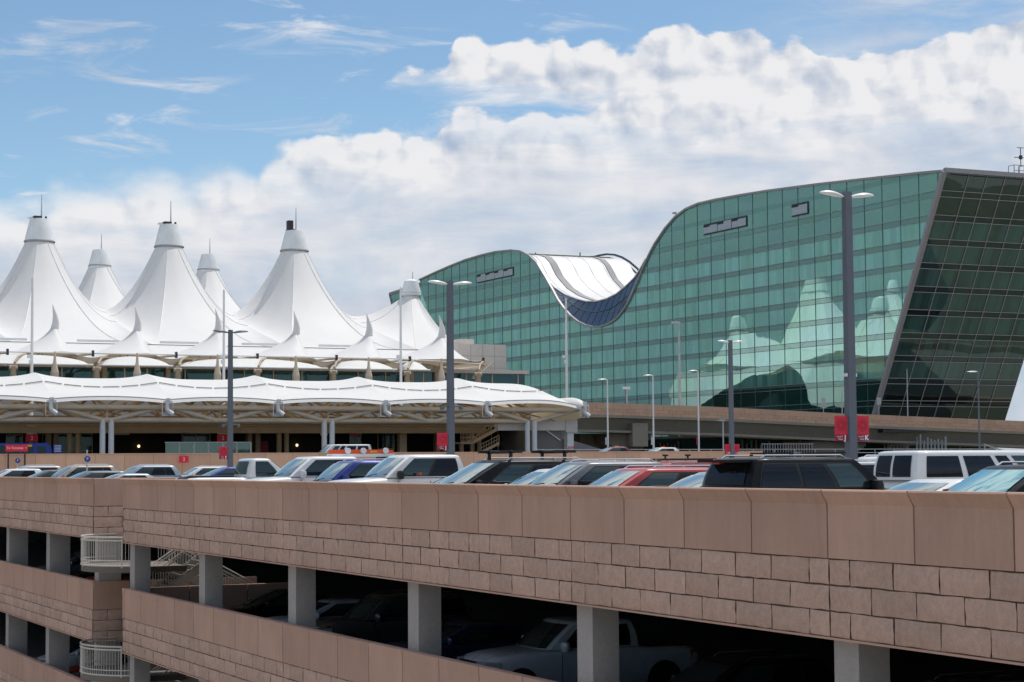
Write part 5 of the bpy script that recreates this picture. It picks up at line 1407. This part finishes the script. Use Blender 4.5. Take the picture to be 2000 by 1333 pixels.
# ================================================================ lamps, signs, upper road vehicles
def twin_lamp(px, top, depth, z0, span, label, leafy=True, tw=.15):
    r = (px-1000)/FPX*depth; X = RH.x*r + FH.x*depth; Y = RH.y*r + FH.y*depth
    zt = EYE.z; v = ray(px, top); s = math.hypot(X, Y)/math.hypot(v.x, v.y); zt = EYE.z + v.z*s
    t = thing('lamp_post', label, 'lamp post', (X, Y, z0), group='twin-arm lamp posts on the garage roof')
    H = zt - z0; ang = -math.atan2(X, Y); t.rotation_euler = (0, 0, R(38) - .0) if leafy == 2 else (0, 0, 0)
    m = MB(); m.lathe([(.36, 0), (.36, .75), (.30, .78)], n=20); m.build('concrete_base', M['conc'], t, smooth=30)
    p = MB(); w0, w1 = tw*.95, tw*.75
    vs = [(sx*w, sy*w, z) for z, w in ((.78, w0), (H, w1)) for sx, sy in ((-1,-1),(1,-1),(1,1),(-1,1))]
    p.add(vs, [(0,3,2,1),(4,5,6,7),(0,1,5,4),(1,2,6,5),(2,3,7,6),(3,0,4,7)]); p.build('pole', M['pole'], t)
    for s in (-1, 1):
        rows = []
        n = 12
        for k in range(n+1):
            u = k/n; x = s*(w1 + u*span/2); hw = .03 + .15*math.sin(math.pi*min(1, u*.93+.04))**.7*(.35+.65*min(1, u*2.2))
            zc = H - .16 + .10*math.sin(u*math.pi*.6); th = .02 + .055*math.sin(math.pi*u)**.6
            rows.append([(x, hw*math.cos(a), zc + th*math.sin(a)) for a in [2*math.pi*q/10 for q in range(10)]])
        m = MB(); m.grid(rows, closed=True); kk = len(m.v); m.f += [tuple(range(10)), tuple(range(kk-10, kk))]; m.m += [0, 0]
        m.build('lamp_head', M['lampw'] if leafy else M['pole'], t, smooth=50)
    m = MB(); zc = H*.42
    return t, H
lampA, HA = twin_lamp(1660, 375, 60, 0, 1.75, 'tall blue-grey twin-arm lamp post carrying the red J and K banners')
lampB, HB = twin_lamp(879, 549, 85, 0, 1.85, 'blue-grey twin-arm lamp post with one red banner, right of the short end tent')
lampC, HC = twin_lamp(449, 645, 113, 0, 1.9, 'blue-grey flat-armed lamp post in front of the long white drape', leafy=0)
lampD, HD = twin_lamp(1427, 665, 134, 0, 1.8, 'slender twin-arm lamp post in front of the bridge with two small red banners')
def zat(px, py, t):
    X, Y = t.location.x, t.location.y; v = ray(px, py); return EYE.z + v.z*math.hypot(X, Y)/math.hypot(v.x, v.y) - t.location.z
def camera_pair(t, z, mat):
    m = MB()
    for s in (-1, 1): m.tube((0, -.05, z), (s*.42, -.1, z+.02), .035, n=6); m.lathe([(0, -.12), (.09, -.1), (.11, 0), (.09, .06), (0, .07)], (s*.45, -.12, z-.03), 10)
    m.build('camera_pair', mat, t, smooth=40)
camera_pair(lampB, zat(879, 795, lampB), M['pole']); camera_pair(lampC, zat(449, 830, lampC), M['pole'])
z = zat(1660, 733, lampA)
for xa_, xb_ in ((-.22, -.145), (.145, .2)): m = MB(); m.box((xa_, -.1, z-.05), (xb_, .05, z+.05)); m.build('junction_box', M['lampw'], lampA)
def banner(host, side, z0, z1, wd_, gap, letter, label, big=True):
    zt = host.location.z
    t = thing('banner_sign', label, 'banner', tuple(host.location), group='red level banners on the lamp posts')
    xa = side*gap; xb = side*(gap+wd_); yl = -.05; h = z1-z0
    m = MB(); m.box((xa, yl-.012, z0), (xb, yl+.012, z1)); m.build('banner_panel', M['red'], t)
    m = MB(); m.box((xa, yl-.016, z0), (xb, yl-.0125, z0+h*.26)); m.build('banner_footer', M['red_dk'], t)
    cx, cz_ = (xa+xb)/2, z0 + h*.63
    for rad in (.42, .34, .24, .14):
        q = MB(); R0, R1 = rad*wd_, (rad-.022)*wd_; ring = []
        n = 40; vs = []; 
        for k in range(n):
            a = 2*math.pi*k/n; vs += [(cx+R0*math.cos(a), yl-.0135, cz_+R0*math.sin(a)), (cx+R1*math.cos(a), yl-.0135, cz_+R1*math.sin(a))]
        q.add(vs, [(2*k, 2*k+1, (2*k+3) % (2*n), (2*k+2) % (2*n)) for k in range(n)]); q.build('emblem_ring', M['red_dk'], t)
    q = MB()
    for k in range(12):
        a = 2*math.pi*k/12; q.beam((cx+.16*wd_*math.cos(a), yl-.014, cz_+.16*wd_*math.sin(a)), (cx+.33*wd_*math.cos(a), yl-.014, cz_+.33*wd_*math.sin(a)), .008, .012)
    q.build('emblem_ray', M['red_dk'], t)
    text(letter, h*.27, (lerp(min(xa, xb), max(xa, xb), .80), yl-.018, z0+h*.125), M['sign_w'], t, bold=.008)
    text('Level 5', h*.095, (lerp(min(xa, xb), max(xa, xb), .36), yl-.018, z0+h*.18), M['sign_w'], t)
    text('West', h*.095, (lerp(min(xa, xb), max(xa, xb), .42), yl-.018, z0+h*.075), M['sign_w'], t)
    return t
zA0, zA1 = zat(1660, 862, lampA), zat(1660, 813, lampA)
banner(lampA, -1, zA0, zA1, .46, .17, 'J', 'red banner with a ring emblem and letter J on the tallest lamp post')
banner(lampA, 1, zA0, zA1, .46, .17, 'K', 'red banner with a ring emblem and letter K on the tallest lamp post')
banner(lampB, -1, zat(879, 879, lampB), zat(879, 846, lampB), .50, .16, 'J', 'red banner with letter J on the lamp post right of the short end tent')
banner(lampC, -1, zat(449, 897, lampC), zat(449, 873, lampC), .50, .18, 'F', 'small red banner on the flat-armed lamp post')
banner(lampD, -1, zat(1427, 888, lampD), zat(1427, 868, lampD), .45, .14, 'M', 'left of the two small red banners on the slender lamp post')
banner(lampD, 1, zat(1427, 888, lampD), zat(1427, 868, lampD), .45, .14, 'N', 'right of the two small red banners on the slender lamp post')

# single-arm street lamps
def street_lamp(px, top, Y, z0, label, mat, arm=1.05, r=.10):
    p = onY(px, top, Y)
    t = thing('street_lamp', label, 'street lamp', (p.x, Y, z0), group='single-arm street lamps by the bridge')
    H = p.z - z0; m = MB(); m.tube((0,0,0), (0,0,H-.12), r, r*.62, n=10); m.path([(0,0,H-.12), (-.05,0,H-.03), (-.2,0,H+.02)], r*.6, 8); m.build('pole', mat, t, smooth=40)
    m = MB(); rows = []
    for k in range(9):
        u = k/8; x = -.12 - arm*u; th = .02+.05*math.sin(math.pi*min(1, u+.1)); hw = .05+.1*math.sin(math.pi*min(1, u*.9+.1))
        rows.append([(x, hw*math.cos(a), H+.03-.02*u + th*math.sin(a)) for a in [2*math.pi*q/8 for q in range(8)]])
    m.grid(rows, closed=True); k = len(m.v); m.f += [tuple(range(8)), tuple(range(k-8, k))]; m.m += [0, 0]; m.build('lamp_head', M['lampw'], t, smooth=50)
    return t
for px, top, Y, z0, lab_, mt in ((1186, 742, 160, .9, 'white single-arm street lamp nearest the canopy end', M['lampw']), (1275, 734, 160, .9, 'white single-arm street lamp, middle of the three white ones before the bridge', M['lampw']),
        (1363, 725, 160, .9, 'white single-arm street lamp left of the slender twin-arm post', M['lampw']), (1910, 727, 140, 0, 'grey single-arm street lamp before the leaning dark end wall', M['pole']),
        (1770, 661, 216, 3, 'tall grey lamp on the bridge beside the leaning corner of the hotel', M['mast']), (1644, 754, 216, 3.5, 'thin grey lamp on the bridge left of the tallest lamp post', M['mast'])):
    t = street_lamp(px, top, Y, z0, lab_, mt, arm=.9 if px < 1700 else 1.1)
    if px in (1275, 1363, 1186):
        z = onY(px, 862, Y).z - z0; m = MB(); m.box((-.28, -.05, z-.35), (-.12, .0, z+.35)); m.build('small_sign', M['red_dk'] if px == 1363 else M['mast'], t)
p = onY(1326, 632, 216)
t = thing('sign_mast', 'tall slim grey mast with a small box on top before the hotel', 'mast', (p.x, 216, 5)); m = MB(); m.tube((0,0,0), (0,0,p.z-5), .22, .12, n=8); m.build('pole', M['mast'], t)
m = MB(); m.box((-1.0, -.2, p.z-5-.1), (.1, .2, p.z-5+.25)); m.build('top_box', M['mast'], t)
for px, py, lab_ in ((1608, 778, 'small double sign on the bridge left of the thin grey lamp'), (1716, 777, 'small double sign on the bridge beside the hotel corner')):
    p = onY(px, py, 216); t = thing('road_sign', lab_, 'road sign', (p.x, 216, 4.2), group='small double road signs on the bridge')
    m = MB(); m.tube((0,0,0), (0,0,p.z-4.2), .05, n=6); m.build('post', M['mast'], t)
    for s in (-.18, .18): m = MB(); m.box((s-.14, -.08, p.z-4.2-.95), (s+.14, -.05, p.z-4.2)); m.build('sign_plate', M['mast'], t)
p = onY(1326, 790, 200)
t = thing('road_sign', 'grey sign on a post before the lower hotel glass', 'road sign', (onY(1224, 790, 216).x, 216, 5)); zz2 = onY(1224, 758, 216).z-5
m = MB(); m.tube((0,0,0), (0,0,zz2), .12, n=6); m.build('post', M['mast'], t); m = MB(); m.box((-.55, -.15, zz2-.2), (.45, .15, zz2+.15)); m.build('sign_plate', M['lampw'], t)
p = onY(1412, 823, 158)
t = thing('street_lamp', 'short lamp with a flat lilac head under the bridge', 'street lamp', (p.x, 158, .9)); m = MB(); m.tube((0,0,0), (0,0,p.z-.9), .06, n=6); m.build('pole', M['mast'], t); m = MB(); m.box((-.5, -.2, p.z-.9), (.1, .2, p.z-.9+.16)); m.build('lamp_head', M['louver'], t)

# signs near the terminal
def panel_sign(name, px0, px1, py0, py1, Y, mat, label, txt=None, tsz=.6, post=None, cat='sign', group=None, tcol=None, to=None):
    a, b = onY(px0, py0, Y), onY(px1, py1, Y)
    t = thing(name, label, cat, ((a.x+b.x)/2, Y, (a.z+b.z)/2), group=group); w_, h_ = (b.x-a.x)/2, (a.z-b.z)/2
    m = MB(); m.box((-w_, -.05, -h_), (w_, .05, h_)); m.build('sign_panel', mat, t)
    if txt: text(txt, h_*2*tsz, (0, -.056, 0), tcol or M['sign_w'], t)
    if post is not None:
        for s in ((0,) if post[0] == 1 else (-.75, .75)):
            q = MB(); q.box((s*w_-.06, -.02, post[1]-(a.z+b.z)/2), (s*w_+.06, .04, -h_)); q.build('post', M['dark'], t)
    return t
G3 = 'door number signs under the canopy'
for (x0, x1, n_, lb) in ((50, 74, '3', 'red door sign with numeral 3 under a white block, at far left'), (424, 446, '3', 'red door sign with numeral 3 partly behind the flat-armed lamp post')):
    t = panel_sign('door_sign', x0, x1, 849, 864, 198, M['red'], lb, n_, .75, group=G3)
    w_ = (onY(x1, 850, 198).x-onY(x0, 850, 198).x)/2; hh = 15/FPX*210/2
    m = MB(); m.box((-w_*.85, -.04, hh+.02), (w_*.75, .06, hh+.85)); m.build('sign_block', M['sign_w'], t)
    m = MB(); m.box((-.08, .0, hh+.85), (.08, .1, 5.8-t.location.z)); m.build('hanger', M['dark'], t)
for x0, x1, y0_, y1_, lb in ((16, 26, 830, 845, 'small dark red hanging sign at the far left entrance'), (326, 336, 831, 846, 'small dark red hanging sign above the glass railing'), (736, 748, 831, 844, 'small dark red hanging sign above the white passenger van'), (684, 700, 838, 852, 'faint dark red hanging sign left of the van windows')):
    t = panel_sign('hanging_sign', x0, x1, y0_, y1_, 200, M['red_dk'], lb, group='small red hanging signs under the canopy')
    m = MB(); m.box((-.04, -.02, .3), (.04, .02, 5.85-t.location.z)); m.build('hanger', M['dark'], t)
panel_sign('information_board', 220, 253, 837, 850, 200, M['grey_wall'], 'grey framed hanging board above the dark bus lane', None)
panel_sign('hanging_board', 626, 640, 837, 851, 200, M['beige_lt'], 'pale hanging board right of the middle paired columns', None)
t = panel_sign('direction_sign', 11, 54, 869, 882, 148.5, M['red'], 'bright red direction sign on two dark posts before the tan wall', 'To Terminal  +', .48, post=(2, 0))
t = panel_sign('level_sign', 350, 368, 891, 904, 149.6, M['red'], 'small red sign with numeral 2 fixed to the tan wall', '2', .7)
for i, (px, Yp) in enumerate(((34, 120), (170, 96))):
    p = onY(px, 893 if i else 897, Yp); t = thing('parking_sign', ['small blue round parking sign left of the champagne crossover', 'small blue parking sign on a grey post beside the stair gap'][i], 'parking sign', (p.x, Yp, 0), group='small blue parking signs')
    m = MB(); m.box((-.03, -.03, 0), (.03, .03, p.z+(.35 if i else .05))); m.build('post', M['mast'], t)
    m = MB(); m.tube((0, -.05, p.z-.1), (0, -.09, p.z-.1), .15, n=20); m.build('sign_disc', M['blue'], t)
    text('P', .2, (0, -.095, p.z-.1), M['sign_w'], t)
# blue shuttle bus
a, b = onY(-70, 866, 176), onY(102, 866, 176)
bus = thing('shuttle_bus', 'blue shuttle bus with dark windows behind the tan wall at far left', 'bus', (0,0,0)); xa, xb = a.x, b.x; Yb = 176
m = MB(); m.prism([(xa, 1.9), (xb-.5, 1.9), (xb, 2.2), (xb-.05, a.z-.5), (xb-.4, a.z), (xa, a.z)], 'y', Yb, Yb+2.5); m.build('body', M['blue'], bus)
m = MB(); n = 5
for k in range(n): s, e = lerp(xa+.3, xb-1.6, k/n)+.1, lerp(xa+.3, xb-1.6, (k+1)/n)-.1; m = MB(); m.box((s, Yb-.02, a.z-.95), (e, Yb-.004, a.z-.25)); m.build('side_window', M['dark_glass'], bus)
m = MB(); m.box((xb-1.3, Yb-.02, a.z-1.2), (xb-.6, Yb-.004, a.z-.3)); m.build('door', M['dark_glass'], bus)
m = MB(); m.box((xb-2.7, Yb-.03, a.z-.33), (xb-1.8, Yb-.021, a.z-.14)); m.build('destination_display', M['yellow'], bus)
for x in (xa+1.8, xb-1.9): m = MB(); m.tube((x, Yb-.02, 2.1), (x, Yb+.25, 2.1), .48, n=18); m.build('wheel', M['rubber'], bus)
t = panel_sign('poster_board', 104, 121, 869, 886, 180, M['blue'], 'small blue board with white lines right of the shuttle bus')
for k in range(5): m = MB(); m.box((-.3, -.06, .28-.13*k), (.3, -.052, .33-.13*k)); m.build('text_line', M['sign_w'], t)
# vehicles on the upper and lower roads
p = onY(757, 868, 172); v = place('van', 'grey', 'grey passenger van on the raised road above the orange light bar', xn=onY(618, 868, 172).x, Y=173, z=zl+.06, group='vehicles on the terminal roads'); 
setmat(v, BASEP, pmat('palegrey', (.34,.34,.36), .2, .35)); del v['_col']; del v['_wind']
for px, lb, kd, lamp in ((1149, 'white taxi with an amber roof light below the nearest street lamp', 'sedan', True), (1246, 'white sedan below the middle street lamp with an orange roof tag', 'hatch', False)):
    x = onY(px, 880, 158).x; v = place(kd, 'white', lb, xn=x, Y=158, z=1.45+(.25 if lamp else .12), group='vehicles on the terminal roads'); setmat(v, BASEP, pmat('white', *COLS['white'])); del v['_col']; del v['_wind']
    H = SPEC[kd]['H']; m = MB(); m.box((-.6, -.25, H), (-.4, .25, H+.09)); m.build('roof_light', M['yellow'] if lamp else M['orange'], v)
# dusk-coloured entrance lights seen in the shade
for px, py, lb in ((271, 872, 'small lit warm lamp in the dark entrance left of the glass railing'), (580, 870, 'small lit warm lamp in the dark entrance behind the paired columns')):
    p = onY(px, py, Yf-.4); t = MB(); t.lathe([(0, -.16), (.11, -.12), (.15, 0), (.11, .12), (0, .16)], tuple(p), 12)
    mm, nt_, o_ = newmat('lit_lamp'); e = N(nt_, 'ShaderNodeEmission', i_Strength=2.0); e.inputs[0].default_value = (1, .75, .4, 1); L(nt_, e.outputs[0], o_.inputs[0])
    tag(t.build('entrance_lamp', mm, smooth=60), lb, 'lamp', 'lit lamps in the terminal entrance')
# lettering becomes plain meshes
bpy.context.view_layer.update()
dg = bpy.context.evaluated_depsgraph_get()
for o in [o for o in SC.objects if o.type == 'FONT']:
    me = bpy.data.meshes.new_from_object(o.evaluated_get(dg)); n = bpy.data.objects.new('text_mesh', me); COL.objects.link(n)
    n.parent = o.parent; n.location = o.location; n.rotation_euler = o.rotation_euler; bpy.data.objects.remove(o); n.name = 'lettering'
